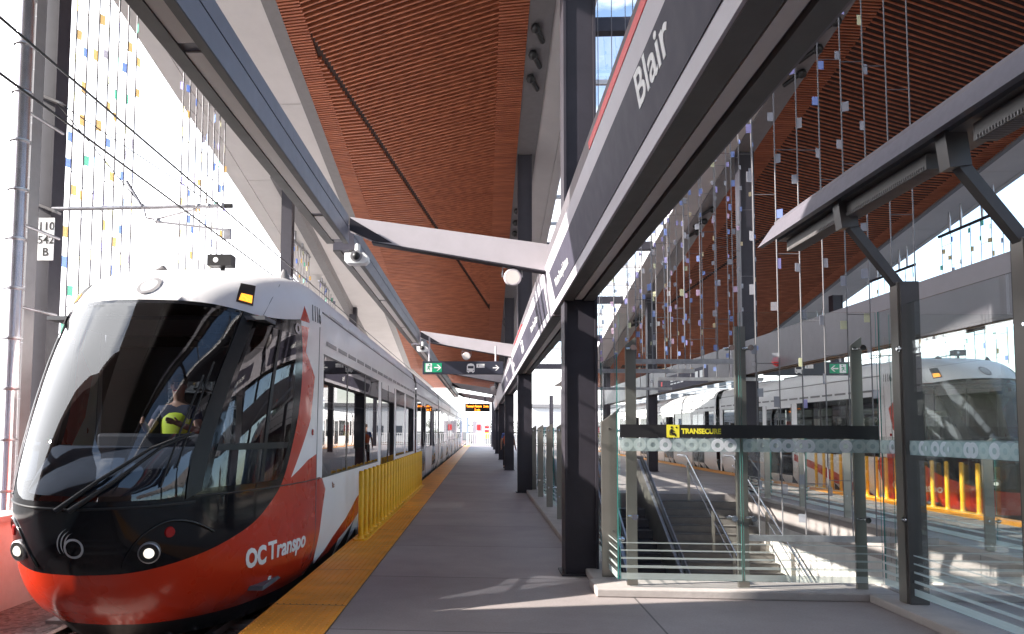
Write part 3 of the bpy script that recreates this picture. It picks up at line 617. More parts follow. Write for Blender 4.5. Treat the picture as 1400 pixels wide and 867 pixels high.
def side_screen():
    r = empty('glass_screen', (3.75, 7.4, .08), 'side glass screen running towards the camera on the right, striped near the floor', 'glass screen', 'glass screens round the stairs'); o = Vector(r.location)
    ys = [7.46, 5.5, 3.5, 1.5]
    for a, c in zip(ys, ys[1:]):
        pane('pane', o, 3.744, 3.756, c+.02, a, .15, 2.70, r); manif(r, o, (3.744, a), (3.744, c+.02), (-1, 0, 0))
    for y in (7.0, 5.4, 3.8):
        for z in (2.3, .8): clamp(r, o, 3.76, y, z, 'x')
side_screen()
def screen2():
    r = empty('glass_screen', (3.9, 7.62, .08), 'glass screen right of the dark post, reaching the edge of the view', 'glass screen', 'glass screens round the stairs'); o = Vector(r.location)
    pane('pane', o, 3.93, 5.32, 7.614, 7.626, .15, 2.70, r); pane('pane', o, 5.36, 6.4, 7.614, 7.626, .15, 2.70, r)
    manif(r, o, (3.93, 7.614), (5.32, 7.614), (0, -1, 0)); manif(r, o, (5.36, 7.614), (6.4, 7.614), (0, -1, 0))
    for x in (5.4, 6.42): post(r, o, x, 7.72, 2.36, .11, .03, 1); clamp(r, o, x, 7.64, 2.32); clamp(r, o, x, 7.64, .74)
screen2()
def balus(x, ys, zt, side, lab, ph):
    r = empty('glass_balustrade', (x, ys[0], .078), lab, 'balustrade', 'glass balustrades beside the stairs'); o = Vector(r.location)
    for a, c in zip(ys, ys[1:]):
        pane('pane', o, x-.006, x+.006, a+.02, c-.02, .15, zt, r)
    for y in ys: post(r, o, x-side*.08, y, ph, .12, .035, 1); clamp(r, o, x-side*.03, y, .45, 'x'); clamp(r, o, x-side*.03, y, ph-.06, 'x')
    A, B = ((x-.006*side), ys[0]), ((x-.006*side), ys[-1]); 
    for z0, z1 in ((.155, .215), (.262, .287), (.345, .363), (.42, .434), (.492, .503)):
        put(MB().quad((x-.009, ys[0], z0), (x-.009, ys[-1], z0), (x-.009, ys[-1], z1), (x-.009, ys[0], z1)).build('frosted_stripe', M['frost'], r), o)
balus(1.40, [8.05, 10.6, 13.1, 15.2, 17.5, 19.7], 1.62, 1, 'glass balustrade with short steel posts along the near side of the stairs', 1.62)
balus(6.50, [8.3, 10.2, 12.1, 14.0, 15.9, 17.8, 19.7], 1.5, 1, 'striped glass balustrade along the far side of the stairs', 1.42)
r = empty('steel_post', (1.31, 8.0, .078), 'short brushed steel post with slanted top right of the nearest column', 'post'); 
MB().prism([(-.085, 0, 0), (.085, 0, 0), (.085, 0, 1.70), (-.085, 0, 1.57)], (0, .02, 0)).build('blade', M['steel'], r, .003)
for z in (.08, .46, 1.5): MB().tube([(.03 if z < 1.4 else 0, -.008, z), (.03 if z < 1.4 else 0, .0, z)], .014, 10).build('bolt', M['chrome'], r)

# return pane at the left end of the front screen
r = empty('glass_screen', (1.3, 7.5, .08), 'narrow glass return pane at the left corner of the front screen', 'glass screen', 'glass screens round the stairs'); o = Vector(r.location)
pane('pane', o, 1.296, 1.308, 7.51, 8.5, .15, 2.30, r)
for z0, z1 in ((.155, .215), (.262, .287), (.345, .363), (.42, .434), (.492, .503)):
    put(MB().quad((1.292, 7.51, z0), (1.292, 8.5, z0), (1.292, 8.5, z1), (1.292, 7.51, z1)).build('frosted_stripe', M['frost'], r), o)

# ---------------- stairs, escalators, handrails ----------------
r = empty('staircase', (5.35, 19.8, 0), 'concrete staircase descending towards the camera behind the front glass', 'staircase'); o = Vector(r.location)
b = MB(); nb = MB(); n = 31; rise, run = .16, .32
for i in range(n):
    z = -(i+1)*rise; y1 = 19.78-i*run; b.box(4.18, 6.42, y1-run-.02, y1, z-.5, z); nb.box(4.19, 6.41, y1-run-.035, y1-run+.04, z+.001, z+.006)
put(b.build('steps', M['grn_stairs'], r), o); put(nb.build('nosings', M['nos'], r), o)
b = MB(); b.prism([(4.08, 19.8, .0), (4.08, 19.8, -.9), (4.08, 9.4, -5), (4.08, 9.4, -4.0)], (.1, 0, 0)); put(b.build('stringer', M['wallc'], r), o)
def handrail(x, lab, posts=True):
    r = empty('handrail', (x, 19.8, 0), lab, 'handrail', 'polished handrails on the stairs'); o = Vector(r.location)
    P = [(x, 20.6, .95), (x, 19.8, .95), (x, 9.9, -4.0)]
    put(MB().tube(P, .024, 12).build('rail', M['chrome'], r), o)
    put(MB().tube([(x, 19.9, .72), (x, 19.8, .70), (x, 9.9, -4.25)], .012, 8).build('lower_rail', M['chrome'], r), o)
    for y in (19.6, 17.6, 16.2, 14.6, 13, 11.4): 
        z = -(19.8-y)*.5; put(MB().box(x-.03, x+.03, y-.02, y+.02, z-.15, z+.90).build('post', M['steel'], r), o)
handrail(5.15, 'handrail down the middle of the stairs on steel posts'); handrail(6.32, 'handrail on the right side of the stairs')
def escal(x0, x1, lab):
    r = empty('escalator', ((x0+x1)/2, 19.8, 0), lab, 'escalator', 'escalators beside the stairs'); o = Vector(r.location)
    for x in (x0, x1-.14):
        put(MB().prism([(x, 20.6, .0), (x, 20.6, .80), (x, 19.6, .80), (x, 10.0, -4.0), (x, 10.0, -5), (x, 19.0, -.9)], (.14, 0, 0)).build('balustrade', M['steel'], r), o)
        put(MB().tube([(x+.07, 20.75, .60), (x+.07, 20.75, .84), (x+.07, 20.5, .90), (x+.07, 19.6, .90), (x+.07, 10, -3.9)], .045, 10).build('handrail', M['blackm'], r), o)
        put(MB().bar((x+.07, 19.6, .83), (x+.07, 10, -3.97), .19, .04).build('coping', M['galv'], r), o)
    b = MB()
    for i in range(24): b.box(x0+.15, x1-.15, 19.2-i*.4-.4, 19.2-i*.4, -(i+1)*.2-.4, -(i+1)*.2-.1)
    put(b.build('steps', M['dark'], r), o)
escal(1.70, 2.86, 'escalator nearest the near platform, brushed steel sides'); escal(2.90, 4.06, 'escalator next to the stairs, brushed steel sides')

# ---------------- yellow post barriers ----------------
def barrier(x, ys, h, lab):
    r = empty('post_barrier', (x, ys[0], .012), lab, 'barrier', 'yellow post barriers on the platform edges')
    MB().prism([(-.07, -.12, 0), (.07, -.12, 0), (.10, -.04, 0), (.10, ys[-1]-ys[0]+.1, 0), (-.10, ys[-1]-ys[0]+.1, 0), (-.10, -.04, 0)], (0, 0, .02)).build('base_rail', M['yel'], r)
    b = MB()
    for y in ys:
        for s in (-.065, .065): b.tube([(s, y-ys[0]+.1, .02), (s, y-ys[0]+.1, .032)], .012, 6)
    b.build('bolts', M['yel'], r)
    pm = None
    for y in ys:
        if pm is None:
            q = MB().tube([(0, 0, .02), (0, 0, h-.02), (0, 0, h)], [.038, .038, .03], 14).tube([(0, 0, .02), (0, 0, .05)], [.055, .045], 14).build('post', M['yel'], r); pm = q.data
        else:
            q = bpy.data.objects.new('post', pm); COL.objects.link(q); q.parent = r
        q.location = (0, y-ys[0], 0)
barrier(-1.70, [10.85+.44*i for i in range(25)], .96, 'row of yellow posts along the near platform edge beside the train')
barrier(9.48, [15.35, 15.85, 16.35, 16.85, 17.35, 17.8, 18.25, 18.7, 19.15, 19.6, 20.05, 20.5, 21, 21.5, 22, 22.5], .98, 'row of yellow posts on the far right platform edge beside the farther train')

# ---------------- hanging glass chips ----------------
chip_me = []
for i, m_ in enumerate(CH):
    b = MB().box(.004, .075, -.003, .003, -.06, .06); o_ = b.build('chip', m_); chip_me.append(o_.data); bpy.data.objects.remove(o_)
def curtain(pts, zt, zb, lab, pal, step=.6, bar=None, cs=1., thick=.0045, crossy=True, seed=1, hang=0, barm=None, ctop=None):
    Q = random.Random(seed); c = Vector((*pts[0], zt)); r = empty('glass_chip_curtain', c, lab, 'hanging artwork', 'hanging curtains of coloured glass chips')
    d = (Vector(pts[-1])-Vector(pts[0])).normalized(); ang = math.atan2(d.y, d.x)
    tot = 0
    for i, p in enumerate(pts):
        s = MB().tube([(p[0]-c.x, p[1]-c.y, 0), (p[0]-c.x, p[1]-c.y, zb-zt)], thick, 5, caps=False).build('string', M['string'], r)
        z = -Q.uniform(.1, step)-((zt-ctop) if ctop else 0)
        while z > zb-zt+.1 and tot < 100:
            k = bpy.data.objects.new('glass_chip', chip_me[Q.choice(pal)]); COL.objects.link(k); k.parent = s
            k.location = (p[0]-c.x, p[1]-c.y, z); k.rotation_euler = (0, 0, ang+Q.choice((0, PI))+Q.uniform(-.7, .7)); k.scale = (cs*Q.uniform(.8, 1.15), 1, cs*Q.uniform(.85, 1.1)); tot += 1
            z -= step*Q.uniform(.75, 1.3)
    b = MB()
    for i in range(len(pts)-1):
        z = -Q.uniform(.3, 1.8)-((zt-ctop) if ctop else 0)
        while z > zb-zt+.2:
            MB().tube([(pts[i][0]-c.x, pts[i][1]-c.y, z), (pts[i+1][0]-c.x, pts[i+1][1]-c.y, z)], thick*.6, 4, caps=False).build('cross_wire', M['string'], r); z -= Q.uniform(1.2, 2.2)
    bm_ = barm or M['galv']
    if bar is not None:
        for z in bar: MB().bar((pts[0][0]-c.x-d.x*.15, pts[0][1]-c.y-d.y*.15, z-zt), (pts[-1][0]-c.x+d.x*.15, pts[-1][1]-c.y+d.y*.15, z-zt), .06, .07).build('bar', bm_, r)
    if hang:
        for t in (.12, .3, .65, .85):
            q = Vector(pts[0]).lerp(Vector(pts[-1]), t); MB().tube([(q.x-c.x, q.y-c.y, 0), (q.x-c.x, q.y-c.y, hang*.5), (q.x-c.x, q.y-c.y, hang)], [.03, .04, .015], 8).build('hanger', M['galv'], r)
def row(y, x0, n, sp): return [(x0+sp*i, y) for i in range(n)]
def col(x, y0, y1, n): return [(x, y0+(y1-y0)*i/(n-1)) for i in range(n)]
dimp = [0, 6, 3, 4, 3, 6, 1]
curtain(row(9.6, 3.36, 8, .275), 10.25, .29, 'nearest chip curtain over the stairs, reaching down to a low steel bar', [6, 6, 0, 0, 3, 4, 6, 1], .58, (.28,), 1.0, .008, seed=3)
curtain(row(11.6, 2.3, 7, .24), 9.9, 2.62, 'curtain of chip strings ending at a bar behind the left half of the front glass', [1, 3, 0, 6, 7, 4, 1], .42, (2.60,), .75, .0075, seed=4, ctop=6.3)
curtain(row(13.8, 2.1, 7, .25), 9.6, 2.65, 'curtain of chip strings just right of the nearest column, with a slightly lower bar', [1, 3, 0, 6, 7, 4, 1, 3], .42, (2.63,), .75, .0075, seed=5, ctop=6.6)
curtain(row(16.6, 3.9, 8, .27), 9.1, 2.7, 'curtain of chip strings in front of the tall far column over the stairs', [1, 3, 0, 6, 7, 2, 1], .44, (2.68,), .8, .008, seed=6, ctop=8.2)
curtain(row(20.4, 2.5, 8, .33), 8.5, 2.7, 'farthest curtain of chip strings over the head of the escalators', [1, 3, 0, 6, 7, 4, 1], .44, (2.68,), .85, .009, seed=8)
lp = [8, 9, 8, 10, 11, 9, 8, 4, 3]
curtain(col(-6.05, 10.75, 12.7, 7), 9.3, 2.4, 'curtain of coloured chips right of the near left column, against the bright sky', lp, .50, None, 1.3, .015, seed=11)
curtain(col(-6.05, 14.8, 17.3, 8), 8.75, 2.4, 'curtain of coloured chips above the train cab roof', lp, .50, None, 1.3, .016, seed=12)
curtain(col(-6.05, 23.3, 26.2, 8), 7.6, 2.4, 'chip curtain on a pale bar, first beyond the second left column', lp, .45, (7.6,), 1.2, .012, seed=13, hang=.7)
curtain(col(-6.05, 28.0, 31.0, 8), 7.05, 2.4, 'curtain of chips on a pale bar before the third left column', lp, .45, (7.05,), 1.2, .012, seed=14, hang=.6)
curtain(col(-6.05, 34.0, 37.0, 8), 6.0, 2.4, 'small distant curtain of chips beyond the third left column', lp, .45, (6.0,), 1.2, .012, seed=15, hang=.5)
curtain(col(13.8, 20.9, 23.6, 7), 7.5, 3.4, 'nearest barred chip curtain behind the farther train at right', lp, .5, (7.5,), 1.2, .010, seed=16, hang=.8, barm=M['dark'])
curtain(col(13.8, 25.2, 27.8, 7), 6.95, 3.2, 'second barred chip curtain behind the farther train at right', lp, .5, (6.95,), 1.2, .010, seed=17, hang=.7, barm=M['dark'])
curtain(col(13.8, 31.5, 34.2, 7), 6.0, 3., 'most distant chip curtain behind the farther train at right', lp, .5, (6.0,), 1.2, .010, seed=18, hang=.6, barm=M['dark'])
curtain(col(13.8, 16.9, 18.6, 6), 8.2, 3., 'curtain of chips above the nose of the farther train', lp, .6, None, 1.2, .010, seed=19)

# ---------------- trackside, left ----------------
r = empty('trackside_wall', (-5.35, 0, -.5), 'low pale concrete wall beside the track, left of the near train', 'wall')
MB().box(-.15, .15, -14, 60, 0, 1.02).build('body', M['wallc'], r); MB().box(-.19, .19, -14, 60, 1.02, 1.09).build('coping', M['conc'], r)
r = empty('downpipe', (-5.60, 8.8, -.3), 'large grey metal downpipe strapped beside the near left column', 'downpipe'); b = MB()
MB().tube([(.22, -.3, .22), (.12, -.16, .30), (.0, 0, .55), (0, 0, 10)], .10, 20).build('pipe', M['pipe'], r)
for z in (1.1, 1.7, 2.3, 2.9, 3.5, 4.1, 4.7, 5.3, 5.9, 6.5, 7.1): MB().tube([(0, 0, z), (0, 0, z+.02)], .120, 20).build('strap', M['galv'], r)
for z in (4.3, 3.3, 5.7): MB().tube([(.05, .05, z), (.1, .75, z)], .02, 8).build('bracket', M['galv'], r)
r = empty('cable_duct', (-5.80, 9.3, -.5), 'narrow dark cladded duct between the downpipe and the near left column', 'duct')
MB().box(-.07, .09, -.1, .12, 0, 10.2).build('body', M['trim'], r)
for k in range(14): MB().box(-.075, .095, -.104, -.1, .7*k+.3, .7*k+.308).build('joint', M['galv'], r)
r = empty('track_sign', (-5.67, 9.56, 3.72), 'white plate lettered 110 542 B on the near left column', 'sign')
MB().box(-.11, .10, -.012, 0, 0, .56).build('plate', M['signw'], r)
for s, z in (('110', .40), ('542', .22), ('B', .06)): text('lettering', s, .15, (-.005, -.014, z), (1, 0, 0), M['blackm'], r, .001, 'CENTER')
# overhead line
def wire(x, z0, lab, r_=.011, yy=(-14, 150), zs=None):
    MB().tube([(x, yy[0], z0), (x, yy[1], z0)], r_, 6, caps=False).build('overhead_wire', M['blackm'], label=lab, cat='wire', group='overhead wires above the track')
wire(-3.22, 4.28, 'upper overhead wire above the near train'); wire(-3.25, 3.93, 'lower overhead contact wire above the near train')
wire(11.0, 4.28, 'overhead wire above the farther train on the right')
r = empty('catenary_bracket', (-5.25, 9.56, 4.4), 'overhead line bracket reaching from the near left column over the track', 'line bracket'); o = Vector(r.location)
MB().tube([(-.36, 0, 0), (1.95, 0, .02)], .028, 10).build('boom', M['galv'], r)
MB().tube([(1.93, 0, .02), (2.03, 0, .02)], .034, 10).build('boom_end', M['blackm'], r)
MB().tube([(-.40, 0, 1.47), (.82, 0, .05)], .008, 6).build('stay', M['blackm'], r); MB().tube([(-.40, 0, 1.47), (1.7, 0, .09)], .007, 6).build('stay', M['blackm'], r)
MB().tube([(.62, 0, .36), (.82, 0, .05)], .02, 8).build('turnbuckle', M['galv'], r)
MB().tube([(.86, 0, -.0), (.90, 0, -.13), (1.02, 0, -.15), (1.55, 0, -.02)], .014, 8).build('link', M['pipe'], r)
MB().tube([(1.05, 0, -.18), (1.98, 0, -.30)], .016, 8).build('steady_arm', M['galv'], r); MB().box(1.93, 2.02, -.03, .03, -.42, -.28).build('wire_clip', M['galv'], r)
for x in (.84, 1.05, 1.58, 1.72, 1.9): MB().ball((x, 0, .02 if x != 1.05 else -.17), .04, 10).build('fitting', M['galv'], r)
for z in (0, 1.45): MB().bar((-.72, -.03, z+.12), (-.26, -.01, z-.06), .10, .03).build('wall_bracket', M['trim'], r)
def interp(xs,ys,x):
    # monotone-ish cubic hermite
    n=len(xs)
    if x<=xs[0]: return ys[0]
    if x>=xs[-1]: return ys[-1]
    i=0
    while x>xs[i+1]: i+=1
    def sl(k):
        if k<=0: return (ys[1]-ys[0])/(xs[1]-xs[0])
        if k>=n-1: return (ys[-1]-ys[-2])/(xs[-1]-xs[-2])
        a=(ys[k]-ys[k-1])/(xs[k]-xs[k-1]); b=(ys[k+1]-ys[k])/(xs[k+1]-xs[k])
        return 0 if a*b<=0 else 2*a*b/(a+b)
    h=xs[i+1]-xs[i]; t=(x-xs[i])/h; m0=sl(i);m1=sl(i+1)
    return (2*t**3-3*t*t+1)*ys[i]+(t**3-2*t*t+t)*h*m0+(-2*t**3+3*t*t)*ys[i+1]+(t**3-t*t)*h*m1
OW=[0,.3,.545,.77,.95,1.1,1.23,1.3,1.325]
OS=[0,.05,.2,.47,.8,1.25,1.9,2.5,3.08]
OL=[0]
for i in range(1,9): OL.append(OL[-1]+math.hypot(OW[i]-OW[i-1],OS[i]-OS[i-1]))
UE=OL[-1]
ZR=[-.30,-.11,0,.2,.38,.62,.96,1.2,1.6,2.1,2.5,2.74,2.93,3.1,3.22,3.31,3.36,3.38]
YR=[6.75,6.5,6.32,6.14,6.05,5.95,5.92,5.99,6.17,6.47,6.78,6.98,7.2,7.5,7.86,8.3,8.7,8.97]
WR=[.80,.88,.93,.98,1,1,1,1,1,1,1,1,.99,.955,.89,.74,.5,0.0]
CY=9.0
def S(u,z,off=0.0):
    sg=1 if u>=0 else -1; a=abs(u)
    def pt(a,z):
        w=interp(OL,OW,a)*interp(ZR,WR,z)
        y0=interp(ZR,YR,z); s=interp(OL,OS,a)
        y=y0+s*(CY-y0)/OS[-1] if a<=UE else CY+(a-UE)
        return (w,y,z)
    p=pt(a,z)
    if off:
        e=.01
        za=min(z+e,3.38); zb=max(z-e,-.3)
        pu=pt(a+e,z); pl=pt(max(a-e,0),z); pa=pt(a,za); pb=pt(a,zb)
        U=[pu[i]-pl[i] for i in range(3)]; V=[pa[i]-pb[i] for i in range(3)]
        n=[U[1]*V[2]-U[2]*V[1],U[2]*V[0]-U[0]*V[2],U[0]*V[1]-U[1]*V[0]]
        L=math.sqrt(sum(c*c for c in n)) or 1
        p=tuple(p[i]+off*n[i]/L for i in range(3))
    return (sg*p[0],p[1],p[2])
# ================= TRAIN =================
def pip(x, y, P):
    c = False; j = len(P)-1
    for i in range(len(P)):
        if (P[i][1] > y) != (P[j][1] > y) and x < (P[j][0]-P[i][0])*(y-P[i][1])/(P[j][1]-P[i][1])+P[i][0]: c = not c
        j = i
    return c
def smoothpoly(P, st=.05):
    o = []
    for i in range(len(P)):
        a = Vector(P[i]); b = Vector(P[(i+1) % len(P)]); n = max(1, int((b-a).length/st))
        for k in range(n): o.append(tuple(a.lerp(b, k/n)))
    return o
def catmull(P, n=5):
    o = []
    for i in range(len(P)-1):
        p0 = Vector(P[max(i-1, 0)]); p1 = Vector(P[i]); p2 = Vector(P[i+1]); p3 = Vector(P[min(i+2, len(P)-1)])
        for k in range(n):
            t = k/n; o.append(tuple(.5*((2*p1)+(p2-p0)*t+(2*p0-5*p1+4*p2-p3)*t*t+(3*p1-p0-3*p2+p3)*t**3)))
    o.append(tuple(P[-1])); return o
def partition(dom, regs, fn, gu, gv, default, flip=False):
    """triangulate a 2-d domain so that every region outline is followed exactly; returns {material name: MB}"""
    (a, b, c, d) = dom; vs = []; es = []
    def loop(P):
        s = len(vs); vs.extend(Vector(p) for p in P); n = len(P); es.extend((s+i, s+(i+1) % n) for i in range(n))
    edge = [(u, c) for u in gu]+[(b, v) for v in gv[1:]]+[(u, d) for u in gu[::-1][1:]]+[(a, v) for v in gv[::-1][1:-1]]
    loop(edge)
    for nm, P in regs: loop(P)
    pts = [p for _, P in regs for p in P]
    for u in gu[1:-1]:
        for v in gv[1:-1]:
            if all((u-p[0])**2+(v-p[1])**2 > .0004 for p in pts): vs.append(Vector((u, v)))
    V, E, Fs, _, _, _ = delaunay_2d_cdt(vs, es, [], 0, 1e-5)
    out = {}; P3 = [fn(v.x, v.y) for v in V]
    for f in Fs:
        x = sum(V[i].x for i in f)/len(f); y = sum(V[i].y for i in f)/len(f)
        if not (a-1e-4 <= x <= b+1e-4 and c-1e-4 <= y <= d+1e-4): continue
        k = default(x, y) if callable(default) else default
        for nm, P in regs:
            if pip(x, y, P): k = nm; break
        out.setdefault(k, ([], {})); L, mpp = out[k]
        L.append([i for i in (f[::-1] if flip else f)])
    res = {}
    for k, (L, mpp) in out.items():
        m_ = MB(); used = {}; vv = []
        for f in L:
            for i in f:
                if i not in used: used[i] = len(vv); vv.append(P3[i])
        m_.add(vv, [[used[i] for i in f] for f in L], 0, True); res[k] = m_
    return res
def frange(a, b, n): return [a+(b-a)*i/n for i in range(n+1)]
mr_ = lambda P: [(-x, y) for x, y in P]
TR = empty('light_rail_train', (-3.225, 5.9, -.33), 'long red and white light rail train standing at the near platform on the left', 'train', 'light rail trains at the platforms')
TO = Vector((0, 5.9, -.33))
def tput(o): o.location = -TO; return o
W_ = catmull([(0, 2.725), (.42, 2.725), (.82, 2.70), (1.11, 2.655)])+catmull([(1.06, 2.3), (.97, 1.7), (.90, 1.2), (.86, .99)])+[(.7, .975), (.45, .97), (.2, .968), (0, .968)]
Wfull = smoothpoly(W_[:]+[p for p in mr_(W_)[::-1] if abs(p[0]) > 1e-6], .08)
G_ = smoothpoly([(1.42, 2.60), (1.9, 2.58), (2.36, 2.57)]+catmull([(2.42, 2.5), (2.5, 2.0), (2.47, 1.55), (2.34, 1.2), (2.22, 1.05)])+[(1.12, 1.045), (1.19, 1.5), (1.28, 2.05)], .1)
bc = catmull([(2.52, 2.76), (2.66, 2.45), (2.72, 2.09), (2.68, 1.72), (2.56, 1.4), (2.42, 1.13), (2.28, .965), (2.02, .80), (1.74, .67), (1.28, .54), (.86, .45), (.42, .385), (0, .37)])
topb = catmull([(0, 2.765), (.6, 2.755), (1.1, 2.715), (1.4, 2.685), (1.9, 2.70), (2.3, 2.735)])
B_ = topb+bc
Bfull = smoothpoly(B_+[p for p in mr_(B_)[::-1] if abs(p[0]) > 1e-6], .08)
Wh = smoothpoly([(2.86, 2.76), (2.80, 2.41), (3.26, 2.15), (3.14, 1.67), (2.56, 1.05), (3.06, 1.21), (3.44, 1.27), (3.45, .995), (UE-1e-3, .995), (UE-1e-3, 2.76)], .1)
gv = sorted(set([round(v, 4) for v in frange(-.30, 2.9, 46)]+[2.95, 3.0, 3.05, 3.1, 3.15, 3.19, 3.23, 3.26, 3.29, 3.32, 3.345, 3.36, 3.37, 3.378, 3.38]))
gu = frange(-UE, UE, 96)
redtip = [(2.50, 2.745), (2.50, 2.762), (2.62, 2.93), (2.86, 2.762), (2.86, 2.745)]
regs = [('red', smoothpoly(redtip, .08)), ('red', smoothpoly(mr_(redtip)[::-1], .08)), ('windscreen', Wfull), ('side_window', G_), ('side_window2', mr_(G_)[::-1]), ('black', Bfull), ('white', Wh), ('white', mr_(Wh)[::-1]), ('skirt', smoothpoly([(-UE, -.30), (UE, -.30), (UE, -.13), (-UE, -.13)], .1)), ('white', smoothpoly([(-UE, 2.69), (UE, 2.69), (UE, 3.38), (-UE, 3.38)], .1))]
dflt = 'red'
for k, m_ in partition((-UE, UE, -.30, 3.38), regs, lambda u, v: S(u, v), gu, gv, dflt).items():
    nmx = {'windscreen': ('windscreen', M['cab_glass']), 'side_window': ('cab_side_window', M['cab_glass']), 'side_window2': ('cab_side_window', M['cab_glass']), 'black': ('black_nose_panel', M['black']), 'red': ('red_cab_panel', M['red']), 'white': ('white_cab_shell', M['white']), 'skirt': ('lower_skirt', M['blackm'])}[k]
    tput(m_.build(nmx[0], nmx[1], TR))
def decal(nm, P, off, m_, sides=(1,), par=TR, thick=0):
    for s in sides:
        Q = smoothpoly([(s*x, y) for x, y in P], .06)
        vs_ = [Vector(p) for p in Q]; n = len(Q); xs = [p[0] for p in Q]; ys = [p[1] for p in Q]
        x = min(xs)+.05
        while x < max(xs):
            y = min(ys)+.05
            while y < max(ys):
                if pip(x, y, Q) and all((x-p[0])**2+(y-p[1])**2 > .0006 for p in Q): vs_.append(Vector((x, y)))
                y += .08
            x += .08
        V, E, Fs, _, _, _ = delaunay_2d_cdt(vs_, [(i, (i+1) % n) for i in range(n)], [], 1, 1e-5)
        b = MB(); b.add([S(v.x, v.y, off) for v in V], [list(f) for f in Fs], 0, True); tput(b.build(nm, m_, par))
def ringdecal(nm, u, v, r0, r1, off, m_, a0=0, a1=2*PI, n=28, par=TR, ev=1.0):
    P = []; full = a1-a0 >= 2*PI-1e-6
    b = MB(); vs_ = []; fs = []
    for k in range(n+1):
        a = a0+(a1-a0)*k/n; rr0 = r0(k/n) if callable(r0) else r0; rr1 = r1(k/n) if callable(r1) else r1
        vs_ += [S(u+math.cos(a)*rr0, v+math.sin(a)*rr0*ev, off), S(u+math.cos(a)*rr1, v+math.sin(a)*rr1*ev, off)]
    for k in range(n): fs.append((2*k, 2*k+1, 2*k+3, 2*k+2))
    b.add(vs_, fs, 0, True); return tput(b.build(nm, m_, par))
def stext(s, u0, v0, size, m_, xs=1.0, bold=.003, off=.006, side=1, shear=0):
    me = textmesh(s, size, 'LEFT', bold, shear)
    L = max(v.co.x for v in me.vertices)*xs
    for v in me.vertices:
        u = (u0+v.co.x*xs) if side > 0 else -(u0+L-v.co.x*xs)
        v.co = S(u, v0+v.co.y, off+v.co.z)
    me.materials.clear(); me.materials.append(m_); me.name = 'lettering'
    for p in me.polygons: p.material_index = 0
    o = bpy.data.objects.new('lettering', me); COL.objects.link(o); o.parent = TR; tput(o)
stext('OC', 1.60, .265, .245, M['signw'], 1.0, .012); stext('Transpo', 2.02, .28, .25, M['signw'], 1.19, .007)
stext('Transpo', 1.60, .28, .25, M['signw'], 1.19, .007, side=-1); stext('OC', 2.85, .265, .245, M['signw'], 1.0, .012, side=-1)
stext('1116', 2.92, 2.79, .27, M['blackm'], 1.1, .002); stext('1116', 2.92, 2.79, .27, M['blackm'], 1.1, .002, side=-1)
# emblem on the nose, roof badge
ringdecal('nose_emblem', .012, .60, .062, .080, .006, M['logo'])
for k in range(3):
    ringdecal('nose_emblem', .04-.012*k+.02, .61, lambda t, k=k: .105+.020*k+.02*t, lambda t, k=k: .105+.020*k+.02*t+.012*math.sin(PI*min(1, t*1.0+.05)), .006, M['logo'], PI*1.12, PI*.62, 16)
ringdecal('roof_badge', 0, 2.925, .075, .105, .012, M['trim']); ringdecal('roof_badge', 0, 2.925, .0, .075, .010, M['logo'])
# corner lamps
decal('lamp_frame', [(.97, 3.03), (1.22, 3.02), (1.27, 2.775), (1.00, 2.80)], .006, M['blackm'], (1, -1))
decal('amber_lamp', [(1.035, 2.90), (1.215, 2.89), (1.235, 2.80), (1.03, 2.82)], .011, M['amber'], (1, -1))
for s in (1, -1):
    c = Vector(S(s*.58, .55)); n = (Vector(S(s*.58, .55, .1))-c).normalized(); n = (n+Vector((0, -1, 0))*1.0).normalized()
    h = MB().tube([c-n*.05, c+n*.028], .088, 24).tube([c+n*.026, c+n*.034], [.088, .078], 24).build('headlight', M['galv'], TR); tput(h)
    q = MB().tube([c+n*.03, c+n*.036], .076, 24).build('bezel', M['blackm'], h)
    q = MB().tube([c+n*.034, c+n*.05], [.044, .032], 20).build('lens', M['hl'], h)
    c = Vector(S(s*.76, .70)); n = (Vector(S(s*.76, .70, .1))-c).normalized()
    tput(MB().tube([c-n*.01, c+n*.012], [.05, .042], 18).build('red_lamp', M['rlamp'], TR))
    # raised brow round the lamp
    pts = [Vector(S(s*u, v, .004)) for u, v in catmull([(.36, .43), (.42, .55), (.55, .70), (.75, .79), (.98, .76), (1.2, .66)], 6)]
    tput(MB().tube(pts, .012, 6).build('lamp_brow', M['black'], TR))
    c = Vector(S(s*2.42, 2.64)); n = (Vector(S(s*2.42, 2.64, .1))-c).normalized()
    tput(MB().disc(c+n*.008, n, .06, 20, .034).build('side_camera', M['galv'], TR)); 
    c = Vector(S(s*3.22, 1.52)); n = Vector((s, 0, 0)); tput(MB().tube([c, c+n*.015], .035, 14).build('side_marker', M['rlamp'], TR))
    # seam lines
    tput(MB().tube([S(s*u, .983, .001) for u in frange(.98, UE, 24)], .007, 5).build('panel_seam', M['blackm'], TR))
    tput(MB().tube([S(s*3.45, v, .001) for v in frange(-.1, 2.75, 14)], .006, 5).build('panel_seam', M['trim'], TR))
    tput(MB().tube([S(s*u, v, .001) for u, v in [(1.5, 2.70), (1.6, 2.9), (1.75, 3.1), (1.9, 3.25)]], .004, 5).build('panel_seam', M['trim'], TR))
tput(MB().tube([S(u, .905+.03*abs(u), .002) for u in frange(-1.0, 1.0, 30)], .010, 6).build('nose_moulding', M['rubber'], TR))
tput(MB().quad(S(2.08, .03, .006), S(2.15, .03, .006), S(2.15, .10, .006), S(2.08, .10, .006)).build('inspection_label', M['signw'], TR))
PM = mat('pillar_black', (.012, .012, .013), .42, spec=.3)
